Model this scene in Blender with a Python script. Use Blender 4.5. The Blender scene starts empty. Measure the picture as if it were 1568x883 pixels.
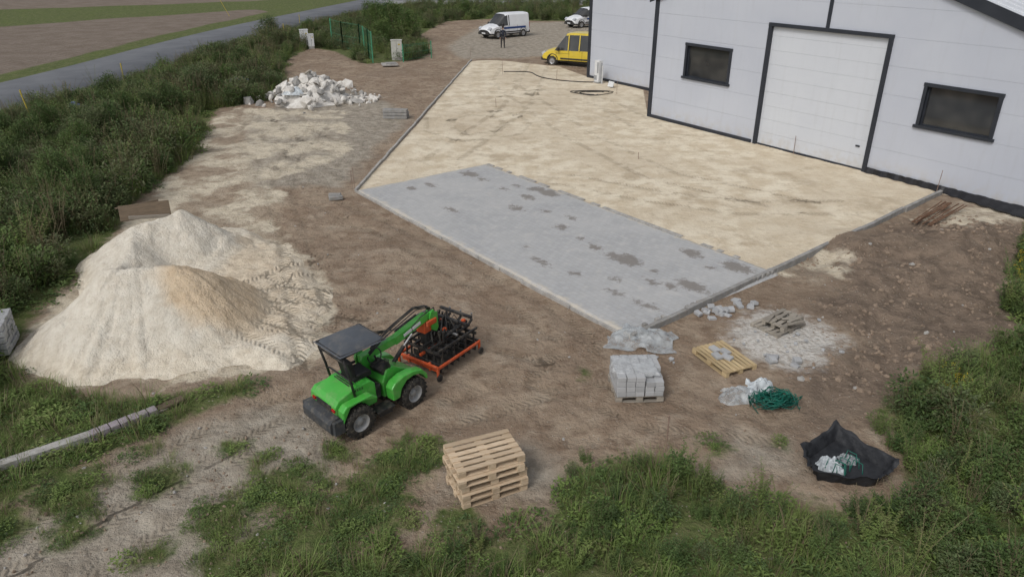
import bpy, bmesh, math, random
import numpy as np
from mathutils import Vector, Matrix, Euler
random.seed(7); rng=np.random.default_rng(7)
R=math.radians
scene=bpy.context.scene
COL=scene.collection

# ------------------------------------------------------------------ noise
def vnoise(x,y,seed=0):
    xi=np.floor(x);yi=np.floor(y);xf=x-xi;yf=y-yi
    def h(a,b):
        v=np.sin(a*127.1+b*311.7+seed*74.7)*43758.5453
        return v-np.floor(v)
    u=xf*xf*(3-2*xf);v=yf*yf*(3-2*yf)
    return (h(xi,yi)*(1-u)+h(xi+1,yi)*u)*(1-v)+(h(xi,yi+1)*(1-u)+h(xi+1,yi+1)*u)*v
def fbm(x,y,o=4,seed=0):
    s=0;a=.5;t=0
    for i in range(o):
        s=s+a*vnoise(x*2**i,y*2**i,seed+i*3);t+=a;a*=.5
    return s/t-.5
def sd_poly(X,Y,poly):
    d2=np.full(X.shape,1e9);ins=np.zeros(X.shape,bool)
    n=len(poly)
    for i in range(n):
        ax,ay=poly[i];bx,by=poly[(i+1)%n]
        ex,ey=bx-ax,by-ay
        t=np.clip(((X-ax)*ex+(Y-ay)*ey)/(ex*ex+ey*ey+1e-9),0,1)
        d2=np.minimum(d2,(X-ax-t*ex)**2+(Y-ay-t*ey)**2)
        c=((ay>Y)!=(by>Y))
        with np.errstate(divide='ignore',invalid='ignore'):
            xi=(bx-ax)*(Y-ay)/(by-ay if by!=ay else 1e-9)+ax
        ins^=(c&(X<xi))
    d=np.sqrt(d2)
    return np.where(ins,-d,d)
def sd_line(X,Y,pl):
    d=np.full(X.shape,1e9);s=np.zeros(X.shape);acc=0
    for (ax,ay),(bx,by) in zip(pl[:-1],pl[1:]):
        ex,ey=bx-ax,by-ay;L=math.hypot(ex,ey)
        t=np.clip(((X-ax)*ex+(Y-ay)*ey)/(L*L),0,1)
        dd=np.hypot(X-ax-t*ex,Y-ay-t*ey)
        m=dd<d;d=np.where(m,dd,d);s=np.where(m,acc+t*L,s);acc+=L
    return d,s

# ------------------------------------------------------------------ site survey (metres)
A=(-5.9,26.45);D=(-3.25,60.3);K=(2.8,15.12);C=(16.04,26.14)
PAD=[A,(-4.88,37.75),D,(-1.2,60.5),(3.6,57),(5.3,52.4),(8.4,47.6),(7.36,39.64),(17.7,24.4),C,K]
WEEDL=[(-27.6,34),(-26.2,42),(-25.3,52),(-24.8,64),(-22.8,75),(-20.2,88),(-18,95),(-18.2,61.2),(-15.6,50.5),(-14.3,43.8),(-16.9,41.9),(-15.5,36.3),(-14.1,31.9),(-13.9,26.7),(-13.3,23.8),(-12.7,20.8),(-12.4,18.5),(-12.1,16.4),(-11.3,14.2),(-11.2,12),(-20,12),(-32,25)]
GRASSBL=[(-11.4,13.9),(-10.5,13.3),(-8.2,12.6),(-7.0,12.7),(-6.2,13.2),(-5.4,13.3),(-5.4,12.9),(-6.7,11.7),(-7.9,10.4),(-8.8,9.2),(-12,7),(-16,12)]
WEEDB=[(-3.6,7.4),(-3.0,8.0),(-2.2,8.4),(-1.0,8.6),(.6,9.1),(.9,9.9),(1.2,10.4),(2.1,10.6),(3.2,10.2),(3.8,9.7),(4.8,9.6),(5.6,9.3),(6.9,9.6),(7.2,11.0),(7.5,12.3),(9.3,13.8),(12.3,15.2),(16,16),(24,14),(24,2),(-6,2)]
WEEDR=[(15.9,20.9),(14.9,19.8),(13.4,17.8),(12.2,15.2),(17,15),(26,17),(26,24)]
WEEDT=[(-19,70),(-15.5,66),(-12.5,60.5),(-11.2,58.6),(-9.6,60),(-7.4,61.5),(-7.2,66),(-9.5,78),(-8,92),(-2,96),(3,93),(9,92),(18,92),(20,117),(0,117.5),(-14,118),(-18,104),(-20.5,95),(-22.0,82)]
BLOBS=[(-1.9,10.8,.5),(-2.2,10.2,.5),(-3.2,10.9,.3),(-4.0,9.9,.6),(-4.8,9.2,.5),(-6.2,10.2,.4),(-7.1,9.0,.35),(-2.2,9.4,.6),(-3.2,8.6,.8),(-.9,9.1,.4),(-7.7,9.9,.6),(-5.6,8.4,.3),(1.6,13.7,.10),(3.8,11.0,.2),(-1.5,10.9,.35),(-5.2,11.1,.2),(-2.8,9.7,.4),(5.0,11.2,.15),(-8.3,9.0,.5),(-4.2,8.3,.6),(-6.9,11.0,.2),(-4.6,10.6,.25),(-3.6,10.3,.25)]
VERGE=[(-29.6,30),(-27.9,42),(-26.7,52),(-25.9,63),(-24.4,77),(-21,100),(-17.5,118),(-14,118),(-17,104),(-20,88),(-22,75),(-24,64),(-24.5,52),(-25.5,42),(-26,30)]
SAND=[(-4.5,16.1),(-4.9,18.0),(-6.0,20.0),(-7.3,21.7),(-8.2,23.5),(-8.4,26.0),(-9.8,27.5),(-8.6,29),(-7.2,32.5),(-8.3,34.5),(-8.2,36.8),(-9.2,38.8),(-9.2,41.2),(-12.8,41.4),(-15.6,42.0),(-16.2,39.3),(-14.6,33),(-13.9,28.5),(-13.2,25),(-12.8,20),(-11.4,13.9),(-8.3,12.75),(-6.5,13.2),(-5.0,13.6),(-4.2,14.2)]
SAND2=[(7.7,19.0),(9.3,20.4),(10.4,20.0),(9.6,18.9),(8.3,18.2)]
SAND3=[(13.6,23.4),(16.2,25.6),(18.5,23.5),(16.6,23.2),(15,22.6)]
APRON=[(-8,12.95),(-6.5,13.4),(-5,13.8),(-4.3,14.5),(-4.5,15.9),(-4.8,17.6),(-5.7,19.3),(-6.8,20.8),(-7.8,22.4),(-9.2,23.2),(-11,22),(-10.5,14)]
DARKR=[(7.5,19.2),(10.6,21.6),(14.8,24.2),(17.4,23.4),(20,22),(17,17),(12.6,15.6),(9.0,13.9),(7.2,12.2),(5.6,11.6),(6.2,13.6),(8.2,15.2),(7.9,17.2),(9.4,18.3)]
PALE=[(-3.9,12.4),(-5.2,12.4),(-6.4,11.4),(-7.9,9.6),(-9.3,7),(-4.0,6.5),(-3.6,8.2),(-4.2,9.6),(-3.2,10.8)]
PALE2=[(-9.5,47),(-5.6,40),(-6.4,30),(-6.5,27),(-10,27),(-12.5,33),(-14.5,40),(-11,47)]
PALE3=[(-4.1,61),(6,64),(11,80),(8,92),(-3,90),(-6,70)]
PALE4=[(-1.3,9.7),(.6,9.6),(.9,10.2),(.2,10.9),(-.9,10.7)]
PALE5=[(3.6,10.2),(5.2,10.3),(5.1,11.3),(4.2,11.5)]
WHITE=[(5.1,15.3),(6.2,16.6),(7.2,16.6),(7.9,15.1),(7.0,14.2),(6.2,13.7),(5.4,14.4)]
WHITE2=[(-13.6,42.4),(-12,46.5),(-8,45.2),(-9.5,43.8),(-11.5,42.2)]
FIELD=[(-39,25),(-37.4,45),(-36.4,60),(-35.9,75),(-35.0,90),(-33.2,106),(-36.2,110),(-48.7,97),(-57.7,86),(-95,50),(-90,20)]
FIELD2=[(-80,106),(-58,116),(-39,128),(-33,175),(-60,260),(-260,260),(-260,90)]
TRK=[]
def wheels(pl,off=.42):
    for sgn in (-1,1):
        q=[]
        for i,p in enumerate(pl):
            a=pl[max(i-1,0)];b=pl[min(i+1,len(pl)-1)]
            tx,ty=b[0]-a[0],b[1]-a[1];l=math.hypot(tx,ty)
            q.append((p[0]-ty/l*off*sgn,p[1]+tx/l*off*sgn))
        TRK.append(q)
wheels([(-3.6,11.4),(-4.6,10.6),(-5.9,9.4),(-7.4,7.2)])
wheels([(-1.8,13.2),(-3.2,12.8),(-4.8,12.2),(-6.0,10.9),(-7.2,9.4),(-8.6,7.4)])
wheels([(-4.3,14.0),(-5.2,16.6),(-6.0,19.0),(-7.2,22.4),(-8.6,26),(-9.6,31),(-9.8,37)])
wheels([(-3.2,15.0),(-4.6,16.2),(-6.2,17.4),(-7.2,18.3)])
wheels([(-3.4,17.6),(-5.0,17.4),(-6.8,17.2),(-7.4,17.0)])
wheels([(-3.2,13.9),(-4.9,14.6),(-6.6,15.6)])
wheels([(-3.6,15.9),(-5.4,15.6),(-7.2,16.4)])
wheels([(-5.2,20.2),(-6.2,18.9),(-7.0,17.4)])
wheels([(-8.2,33),(-10.5,36),(-12.5,40)],.7);wheels([(-7.5,29),(-10,30.5),(-12.8,35),(-13.5,40)],.7)
wheels([(-1.2,12.2),(.8,13.2),(1.6,15.0),(0.6,16.8),(-1.4,19.2),(-4.2,22.6),(-7,25.6)])
wheels([(-.6,14.3),(1.0,13.4),(3.0,11.9),(5,11.6)])
wheels([(-3.9,39),(-2.6,40.6),(-.7,40.2),(.3,38.2),(-.3,35.8),(-2.2,34.8),(-3.6,36.4),(-3.9,39)],.7)
wheels([(0,58),(-.6,50),(1.5,42),(3.4,35),(6,28.5),(10.5,24.5)],.75)
wheels([(2,58),(1.2,50),(0.2,42),(-1.5,36),(-3,31)],.75)
wheels([(-4.6,42),(-1,46),(3,47),(5.5,43),(7,37)],.75)
wheels([(2.0,28),(5,26),(8,24.6),(12,24.6)],.7)

HEAPS=[((-9.35,15.55,2.15),(-7.95,15.85,2.12)),((-9.8,15.9,1.6),(-10.3,17.6,1.2)),((-10.3,17.6,1.2),(-10.8,19.3,1.5)),((-10.9,19.6,1.66),(-9.9,20.5,1.86)),((-9.9,20.5,1.84),(-8.9,20.6,1.3)),((-8.9,20.6,1.2),(-7.7,21.4,.45)),((-7.95,15.85,1.7),(-7.0,15.2,.6))]
def ground_z(X,Y):
    X=np.asarray(X,float);Y=np.asarray(Y,float)
    sp=sd_poly(X,Y,PAD)
    out=np.clip(sp/1.2,0,1)
    near=np.exp(-np.maximum(np.hypot(X,Y-18)-30,0)/30)
    z=fbm(X*.35,Y*.35,3,1)*.22*out+fbm(X*1.6,Y*1.6,4,5)*.11*out*near
    z+=-.05*np.clip(sp/.4,0,1)
    z+=fbm(X*1.1,Y*1.1,3,8)*.03
    sr=sd_poly(X,Y,DARKR)
    k=np.clip(-sr/.8,0,1)
    z+=k*(fbm(X*.9,Y*.9,4,11)*.50+fbm(X*3.2,Y*3.2,3,14)*.14-.06)
    dl,_=sd_line(X,Y,[(10.8,20.8),(12.8,20.4),(15.5,21.6)])
    z+=.38*np.exp(-(dl/1.1)**2)
    sw=sd_poly(X,Y,WEEDL)
    z+=np.clip(-sw/4,0,1)*.30
    return z
# ------------------------------------------------------------------ node DSL
class NT:
    def __init__(s,name):
        s.m=bpy.data.materials.new(name);s.m.use_nodes=True;s.t=s.m.node_tree;s.t.nodes.clear()
        s.out=s.n('ShaderNodeOutputMaterial')
    def n(s,typ,**k):
        a=s.t.nodes.new(typ)
        for q,v in k.items(): setattr(a,q,v)
        return a
    def put(s,sock,v):
        if isinstance(v,bpy.types.NodeSocket): s.t.links.new(v,sock)
        elif isinstance(v,tuple) and len(v)==3 and sock.type=='RGBA': sock.default_value=(*v,1)
        else: sock.default_value=v
    def math(s,op,a,b=0.0,c=0.0,clamp=False):
        q=s.n('ShaderNodeMath',operation=op,use_clamp=clamp)
        s.put(q.inputs[0],a);s.put(q.inputs[1],b);s.put(q.inputs[2],c);return q.outputs[0]
    def add(s,a,b): return s.math('ADD',a,b)
    def mul(s,a,b): return s.math('MULTIPLY',a,b)
    def mix(s,f,a,b,mode='MIX'):
        q=s.n('ShaderNodeMix',data_type='RGBA',blend_type=mode)
        s.put(q.inputs[0],f);s.put(q.inputs[6],a);s.put(q.inputs[7],b);return q.outputs[2]
    def ss(s,x,lo,hi,a=0.0,b=1.0):
        q=s.n('ShaderNodeMapRange',interpolation_type='SMOOTHSTEP')
        s.put(q.inputs[0],x);q.inputs[1].default_value=lo;q.inputs[2].default_value=hi;q.inputs[3].default_value=a;q.inputs[4].default_value=b
        return q.outputs[0]
    def pos(s): return s.n('ShaderNodeNewGeometry').outputs['Position']
    def obj(s): return s.n('ShaderNodeTexCoord').outputs['Object']
    def noise(s,vec,scale,detail=4,rough=.55):
        q=s.n('ShaderNodeTexNoise');s.put(q.inputs['Vector'],vec);q.inputs['Scale'].default_value=scale
        q.inputs['Detail'].default_value=detail;q.inputs['Roughness'].default_value=rough;return q.outputs['Fac']
    def attr(s,name): return s.n('ShaderNodeAttribute',attribute_name=name).outputs['Fac']
    def bump(s,h,strength=1.0,dist=1.0):
        q=s.n('ShaderNodeBump');s.put(q.inputs['Height'],h);q.inputs['Strength'].default_value=strength;q.inputs['Distance'].default_value=dist;return q.outputs[0]
    def bsdf(s,color,rough=.8,metal=0.0,normal=None,spec=.3,**k):
        b=s.n('ShaderNodeBsdfPrincipled');s.put(b.inputs['Base Color'],color);s.put(b.inputs['Roughness'],rough);s.put(b.inputs['Metallic'],metal)
        b.inputs['Specular IOR Level'].default_value=spec
        if normal is not None: s.put(b.inputs['Normal'],normal)
        for q,v in k.items(): s.put(b.inputs[q],v)
        s.t.links.new(b.outputs[0],s.out.inputs[0]);return b
def pm(name,c1,c2=None,scale=3,rough=.8,metal=0,bump=0,bs=20,dust=0,spec=.3,coat=0):
    t=NT(name);p=t.obj()
    c2=c2 or tuple(x*.7 for x in c1)
    f=t.ss(t.noise(p,scale,4,.6),.3,.7)
    c=t.mix(f,c1,c2)
    if dust:
        g=t.math('MULTIPLY',t.ss(t.noise(p,scale*2.3,5,.7),.45,.75),dust)
        c=t.mix(g,c,(.34,.29,.22))
    nrm=t.bump(t.noise(p,bs,4),bump,.02) if bump else None
    b=t.bsdf(c,rough,metal,nrm,spec)
    if coat: b.inputs['Coat Weight'].default_value=coat;b.inputs['Coat Roughness'].default_value=.15
    return t.m

# ------------------------------------------------------------------ mesh builder
class MB:
    def __init__(s): s.v=[];s.f=[];s.mi=[];s.sm=[];s.mats=[]
    def mat(s,m):
        if m not in s.mats: s.mats.append(m)
        return s.mats.index(m)
    def add(s,vs,fs,m,smooth=False):
        o=len(s.v);s.v+= [tuple(v) for v in vs];i=s.mat(m)
        for f in fs: s.f.append(tuple(o+k for k in f));s.mi.append(i);s.sm.append(smooth)
    def box(s,c,size,m,rot=(0,0,0)):
        M=Euler(rot).to_matrix();c=Vector(c);hx,hy,hz=size[0]/2,size[1]/2,size[2]/2
        vs=[]
        for z in (-1,1):
            for x,y in ((-1,-1),(1,-1),(1,1),(-1,1)):
                vs.append(c+M@Vector((x*hx,y*hy,z*hz)))
        s.add(vs,[(3,2,1,0),(4,5,6,7),(0,1,5,4),(1,2,6,5),(2,3,7,6),(3,0,4,7)],m)
    def cyl(s,p1,p2,r1,m,r2=None,seg=14,cap=True):
        r2=r1 if r2 is None else r2
        p1=Vector(p1);p2=Vector(p2);q=(p2-p1).to_track_quat('Z','Y').to_matrix()
        vs=[];
        for p,r in ((p1,r1),(p2,r2)):
            for i in range(seg):
                a=2*math.pi*i/seg;vs.append(p+q@Vector((math.cos(a)*r,math.sin(a)*r,0)))
        fs=[(i,(i+1)%seg,seg+(i+1)%seg,seg+i) for i in range(seg)]
        s.add(vs,fs,m,True)
        if cap: s.add(vs,[tuple(range(seg-1,-1,-1)),tuple(range(seg,2*seg))],m)
    def tube(s,pts,r,m,seg=6):
        pts=[Vector(p) for p in pts];vs=[];n=len(pts)
        for i,p in enumerate(pts):
            t=(pts[min(i+1,n-1)]-pts[max(i-1,0)])
            if t.length<1e-6: t=Vector((0,0,1))
            q=t.to_track_quat('Z','Y').to_matrix();rr=r[i] if isinstance(r,(list,tuple)) else r
            for k in range(seg):
                a=2*math.pi*k/seg;vs.append(p+q@Vector((math.cos(a)*rr,math.sin(a)*rr,0)))
        fs=[(i*seg+k,i*seg+(k+1)%seg,(i+1)*seg+(k+1)%seg,(i+1)*seg+k) for i in range(n-1) for k in range(seg)]
        fs+=[tuple(range(seg-1,-1,-1)),tuple(range((n-1)*seg,n*seg))]
        s.add(vs,fs,m,True)
    def lathe(s,c,prof,m,seg=28):
        c=Vector(c);vs=[]
        for r,h in prof:
            for i in range(seg):
                a=2*math.pi*i/seg
                vs.append(c+Vector((math.cos(a)*r,h,math.sin(a)*r)))
        n=len(prof)
        fs=[(j*seg+i,j*seg+(i+1)%seg,(j+1)*seg+(i+1)%seg,(j+1)*seg+i) for j in range(n-1) for i in range(seg)]
        s.add(vs,fs,m,True)
    def prism(s,poly,y0,y1,m):
        n=len(poly);vs=[(x,y0,z) for x,z in poly]+[(x,y1,z) for x,z in poly]
        fs=[tuple(range(n)),tuple(range(2*n-1,n-1,-1))]+[((i+1)%n,i,n+i,n+(i+1)%n) for i in range(n)]
        s.add(vs,fs,m)
    def build(s,name,parent=None,bevel=0,loc=None,rotz=0,seg=2):
        me=bpy.data.meshes.new(name);me.from_pydata(s.v,[],s.f)
        for m in s.mats: me.materials.append(m)
        me.polygons.foreach_set('material_index',s.mi);me.polygons.foreach_set('use_smooth',s.sm);me.update()
        o=bpy.data.objects.new(name,me);COL.objects.link(o)
        if parent is not None: o.parent=parent
        if loc is not None: o.location=loc
        o.rotation_euler[2]=rotz
        if bevel:
            b=o.modifiers.new('bevel','BEVEL');b.width=bevel;b.segments=seg;b.limit_method='ANGLE';b.angle_limit=R(40)
        return o
def empty(name,loc,rotz=0):
    o=bpy.data.objects.new(name,None);COL.objects.link(o);o.location=loc;o.rotation_euler[2]=rotz;o.empty_display_size=.2;return o
def gz(x,y): return float(ground_z(np.array([x]),np.array([y]))[0])

# ------------------------------------------------------------------ GROUND
def axis(a,b,step,lo,hi,g=1.04):
    mid=list(np.arange(a,b+1e-6,step));L=[];x=a;s=step
    while x>lo: s*=g;x-=s;L.append(x)
    Rr=[];x=b;s=step
    while x<hi: s*=g;x+=s;Rr.append(x)
    return np.array(L[::-1]+mid+Rr)
xs=axis(-13.5,15.5,.1,-900,900);ys=axis(7,30,.1,-150,1200)
GX,GY=np.meshgrid(xs,ys);gx=GX.ravel();gy=GY.ravel()
gzv=ground_z(gx,gy)
def tracks(x,y):
    td=np.full(x.shape,9.0);ts=np.zeros(x.shape)
    for pl in TRK:
        d,s=sd_line(x,y,pl);m=d<td;td=np.where(m,d,td);ts=np.where(m,s,ts)
    return td,ts
td,ts=tracks(gx,gy)
gzv-=.035*np.exp(-(td/.14)**2)*(sd_poly(gx,gy,PAD)>0)
def grid_mesh(name,nx,ny,co):
    me=bpy.data.meshes.new(name)
    me.vertices.add(nx*ny);me.vertices.foreach_set('co',co.astype(np.float32).ravel())
    i=np.arange(nx-1);j=np.arange(ny-1);I,J=np.meshgrid(i,j);b=(J*nx+I).ravel()
    q=np.stack([b,b+1,b+nx+1,b+nx],1).ravel()
    nf=(nx-1)*(ny-1)
    me.loops.add(nf*4);me.loops.foreach_set('vertex_index',q.astype(np.int32))
    me.polygons.add(nf);me.polygons.foreach_set('loop_start',(np.arange(nf)*4).astype(np.int32))
    me.polygons.foreach_set('use_smooth',np.ones(nf,bool));me.update(calc_edges=True);me.validate();return me
me=grid_mesh('ground',len(xs),len(ys),np.stack([gx,gy,gzv],1))
def fattr(me,name,a):
    t=me.attributes.new(name,'FLOAT','POINT');t.data.foreach_set('value',a.astype(np.float32))
def multi(polys): 
    s=np.full(gx.shape,50.0)
    for p in polys: s=np.minimum(s,sd_poly(gx,gy,p))
    return s
green=multi([WEEDL,GRASSBL,WEEDB,WEEDR,WEEDT,VERGE])
for bx,by,br in BLOBS: green=np.minimum(green,np.hypot(gx-bx,gy-by)-br)
far=np.maximum(-(sd_poly(gx,gy,[(-40,-60),(-27,40),(-24,77),(-18,110),(-5,126),(30,126),(60,60),(40,-60)])),-50)
green=np.minimum(green,far)
fattr(me,'sd_green',np.clip(green,-6,6))
fattr(me,'sd_sand',np.clip(multi([SAND,SAND2,SAND3]),-6,6))
fattr(me,'sd_pad',np.clip(multi([PAD]),-6,6))
fattr(me,'sd_dark',np.clip(multi([DARKR]),-6,6))
fattr(me,'sd_pale',np.clip(multi([PALE,PALE2,PALE3,PALE4,PALE5]),-6,6))
fattr(me,'sd_white',np.clip(multi([WHITE,WHITE2]),-6,6))
fattr(me,'sd_field',np.clip(multi([FIELD,FIELD2]),-6,6))
fattr(me,'trk_d',np.clip(np.where(gy<70,td,9),0,2));fattr(me,'trk_s',ts)
def zone(t,n,attr,amp=.6,soft=.25):
    x=t.add(t.attr(attr),t.mul(t.add(n,-.5),amp*2))
    return t.ss(x,-soft,soft,1,0)
t=NT('ground_earth');p=t.pos()
n0=t.noise(p,.18,3,.5);n1=t.noise(p,.5,4,.6);n15=t.noise(p,1.1,5,.65);n2=t.noise(p,2.4,5,.65);n3=t.noise(p,9,5,.7);n4=t.noise(p,45,3,.7)
dirt=t.mix(t.ss(n1,.35,.65),(.255,.188,.135),(.345,.272,.20))
dirt=t.mix(t.ss(n2,.42,.7),dirt,(.21,.15,.105))
dirt=t.mix(t.mul(t.ss(n15,.52,.68),.6),dirt,(.42,.35,.27))
dirt=t.mix(t.mul(t.ss(n0,.5,.62),.35),dirt,(.20,.15,.11))
dirt=t.mix(t.mul(t.ss(n3,.5,.8),.5),dirt,(.42,.35,.27))
pale=t.mix(t.ss(n2,.3,.7),(.41,.365,.30),(.25,.215,.17))
c=t.mix(zone(t,n1,'sd_pale',1.0,.5),dirt,pale)
dk=t.mix(t.ss(n2,.35,.65),(.115,.088,.068),(.225,.172,.13))
dk=t.mix(t.mul(t.ss(n3,.5,.75),.5),dk,(.31,.245,.19))
c=t.mix(t.mul(zone(t,n1,'sd_dark',.9,.6),.85),c,dk)
sand=t.mix(t.ss(n2,.35,.7),(.63,.56,.44),(.50,.43,.325))
sand=t.mix(t.mul(t.ss(n15,.52,.66),.6),sand,(.40,.33,.25))
sand=t.mix(t.mul(t.ss(n3,.5,.8),.45),sand,(.70,.65,.55))
patch=t.mul(t.ss(n1,.60,.45,.12,1),t.ss(n15,.66,.5,.45,1))
c=t.mix(t.mul(zone(t,n15,'sd_sand',.9,.18),patch),c,sand)
# compacted sand bed inside the kerbs
pad=t.mix(t.ss(n15,.38,.62),(.71,.635,.50),(.57,.48,.35))
pad=t.mix(t.mul(t.ss(n0,.46,.62),.6),pad,(.55,.465,.345))
pad=t.mix(t.mul(t.ss(n1,.54,.68),.7),pad,(.42,.34,.24))
pad=t.mix(t.mul(t.ss(n2,.52,.68),.55),pad,(.45,.365,.26))
pad=t.mix(t.mul(t.ss(n3,.52,.78),.5),pad,(.77,.71,.59))
c=t.mix(t.ss(t.attr('sd_pad'),-.03,.03,1,0),c,pad)
wh=zone(t,n2,'sd_white',.8,.35)
c=t.mix(t.mul(wh,.8),c,t.mix(t.ss(n3,.4,.7),(.66,.645,.61),(.38,.345,.30)))
# tyre tracks
d=t.attr('trk_d');s=t.attr('trk_s')
tm=t.mul(t.ss(d,.11,.20,1,0),t.ss(n15,.42,.55))
chev=t.math('SINE',t.mul(t.add(s,t.mul(d,.9)),46.0))
c=t.mix(t.mul(t.mul(tm,t.ss(chev,-.4,.6)),.30),c,t.mix(.5,c,(.16,.12,.08)))
c=t.mix(t.mul(tm,.18),c,(.22,.18,.13))
fld=t.n('ShaderNodeTexWave');fm=t.n('ShaderNodeMapping');t.put(fm.inputs[0],p);fm.inputs[2].default_value=(0,0,R(12));t.put(fld.inputs[0],fm.outputs[0]);fld.inputs['Scale'].default_value=.45;fld.inputs['Distortion'].default_value=1.5
fc=t.mix(t.ss(n1,.3,.7),(.18,.145,.115),(.24,.20,.165));fc=t.mix(t.mul(fld.outputs['Fac'],.35),fc,(.13,.10,.08))
gr=t.mix(t.ss(n2,.35,.65),(.07,.10,.03),(.14,.155,.065));gr=t.mix(t.mul(t.ss(n3,.5,.7),.6),gr,(.18,.14,.09))
gr=t.mix(t.mul(t.ss(n1,.45,.7),.5),gr,(.12,.155,.045))
c=t.mix(zone(t,n2,'sd_green',.6,.2),c,gr)
c=t.mix(zone(t,n1,'sd_field',.4,.3),c,fc)
vc=t.n('ShaderNodeTexVoronoi');t.put(vc.inputs['Vector'],p);vc.inputs['Scale'].default_value=14
sep=t.n('ShaderNodeSeparateColor');t.t.links.new(vc.outputs['Color'],sep.inputs[0])
peb=t.mul(t.ss(vc.outputs['Distance'],.18,.28,1,0),t.ss(sep.outputs[0],.84,.9))
outpad=t.ss(t.attr('sd_pad'),-.05,.05)
c=t.mix(t.mul(t.mul(peb,outpad),.6),c,(.46,.42,.36))
c=t.mix(t.mul(t.ss(n4,.45,.8),.3),c,t.mix(.5,c,(.05,.04,.03)))
h=t.add(t.mul(n2,.18),t.add(t.mul(n3,.065),t.mul(n4,.014)))
h=t.mul(h,t.ss(t.attr('sd_pad'),-.2,.2,.4,1.0))
h=t.add(h,t.mul(t.mul(tm,chev),.011));h=t.add(h,t.mul(peb,.015))
t.bsdf(c,.95,0,t.bump(h,.9,1.0),.12)
me.materials.append(t.m)
ground=bpy.data.objects.new('ground',me);COL.objects.link(ground)

# ------------------------------------------------------------------ roads
asph=NT('asphalt');p=asph.pos();a1=asph.noise(p,.5,5);a2=asph.noise(p,60,3)
ac=asph.mix(asph.ss(a1,.3,.7),(.105,.112,.125),(.14,.147,.16));ac=asph.mix(asph.mul(asph.ss(a2,.4,.8),.4),ac,(.2,.2,.2))
asph.bsdf(ac,.85,0,asph.bump(a2,.3,.01),.3);ASPH=asph.m
def ribbon(name,pts,w,m,z=.04):
    P=[]
    for i in range(len(pts)-1):
        for k in range(8):
            f=k/8
            p0=Vector(pts[max(i-1,0)]);p1=Vector(pts[i]);p2=Vector(pts[i+1]);p3=Vector(pts[min(i+2,len(pts)-1)])
            P.append(.5*((2*p1)+(p2-p0)*f+(2*p0-5*p1+4*p2-p3)*f*f+(3*p1-p0-3*p2+p3)*f**3))
    P.append(Vector(pts[-1]))
    b=MB();vs=[];fs=[]
    for i,q in enumerate(P):
        tt=(P[min(i+1,len(P)-1)]-P[max(i-1,0)]).normalized();nn=Vector((-tt.y,tt.x))
        for sgn,zz in ((-1.06,-.25),(-1,z),(0,z+.05),(1,z),(1.06,-.25)):
            r=q+nn*sgn*w/2;vs.append((r.x,r.y,zz))
    n=len(P)
    for i in range(n-1):
        for k in range(4): fs.append((i*5+k+1,i*5+k,i*5+5+k,i*5+6+k))
    b.add(vs,fs,m,True);return b.build(name)
ribbon('asphalt_road',[(-40,-40),(-36,0),(-33.2,25),(-31.2,42),(-29.9,55),(-29.2,70),(-27.8,85),(-24.9,103),(-21,126),(-14,160),(5,230),(60,400)],6.5,ASPH,.16)
ribbon('access_road',[(-21,123),(-10,121.5),(4,121),(20,124),(60,140)],6.0,pm('pale_asphalt',(.24,.245,.25),(.19,.19,.19),1,.85),.17)

# ------------------------------------------------------------------ paving + kerbs
ux=Vector((K[0]-A[0],K[1]-A[1])).normalized();uy=Vector((-ux.y,ux.x));Lp=(Vector(K)-Vector(A)).length;Wp=6.05
nx,ny=int(Lp/.08),int(Wp/.08)
U,V=np.meshgrid(np.linspace(0,Lp,nx),np.linspace(0,Wp,ny));U=U.ravel();V=V.ravel()
PX=A[0]+ux.x*U+uy.x*V;PY=A[1]+ux.y*U+uy.y*V
co=np.stack([PX,PY,.045+fbm(PX*.5,PY*.5,3,2)*.02],1)
m_=(U<.01)|(U>Lp-.01)|(V<.01)|(V>Wp-.01);co[m_,2]=-.06
me=grid_mesh('paved_area',nx,ny,co)
ST=[(-1.69,28.59,.45,.3),(1.37,26.14,.5,.35),(.9,26.6,.3,.3),(.88,19.62,.35,.12),(2.76,17.55,.25,.12),(3.39,19.77,.5,.35),(3.0,20.1,.3,.2),(5.43,20.26,.4,.25),(6.51,19.2,.5,.3),(4.92,17.96,.5,.25),(1.78,18.83,.15,.12),(-2.16,24.3,.3,.14),(-3.83,26.69,.25,.15),(3.47,16.78,.3,.12),(.14,24.43,.3,.2),(2.53,20.78,.3,.15),(1.63,22.48,.25,.2),(-3.13,27.11,.3,.12),(.42,20.78,.12,.1),(4.3,17.96,.2,.15),(0.6,25.6,.3,.2),(4.0,19.0,.12,.1),(2.2,21.5,.12,.1),(-.3,26.6,.2,.1),(1.2,24.0,.15,.1),(2.0,23.4,.2,.1),(-1.2,27.9,.25,.12),(.2,27.0,.2,.12),(3.9,18.2,.25,.1),(2.9,18.4,.15,.1),(5.7,19.2,.15,.12)]
sst=np.full(PX.shape,9.0)
for sx,sy,a,b_ in ST:
    dx=PX-sx;dy=PY-sy;du=(dx*ux.x+dy*ux.y)/a;dv=(dx*uy.x+dy*uy.y)/b_
    sst=np.minimum(sst,(np.hypot(du,dv)-1)*min(a,b_))
fattr(me,'stain',np.clip(sst,-1,2));fattr(me,'pu',U);fattr(me,'pv',V);fattr(me,'edge',np.minimum(np.minimum(U,V),Wp-V))
t=NT('concrete_pavers');p=t.pos()
cx=t.n('ShaderNodeCombineXYZ');t.put(cx.inputs[0],t.attr('pu'));t.put(cx.inputs[1],t.attr('pv'))
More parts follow.
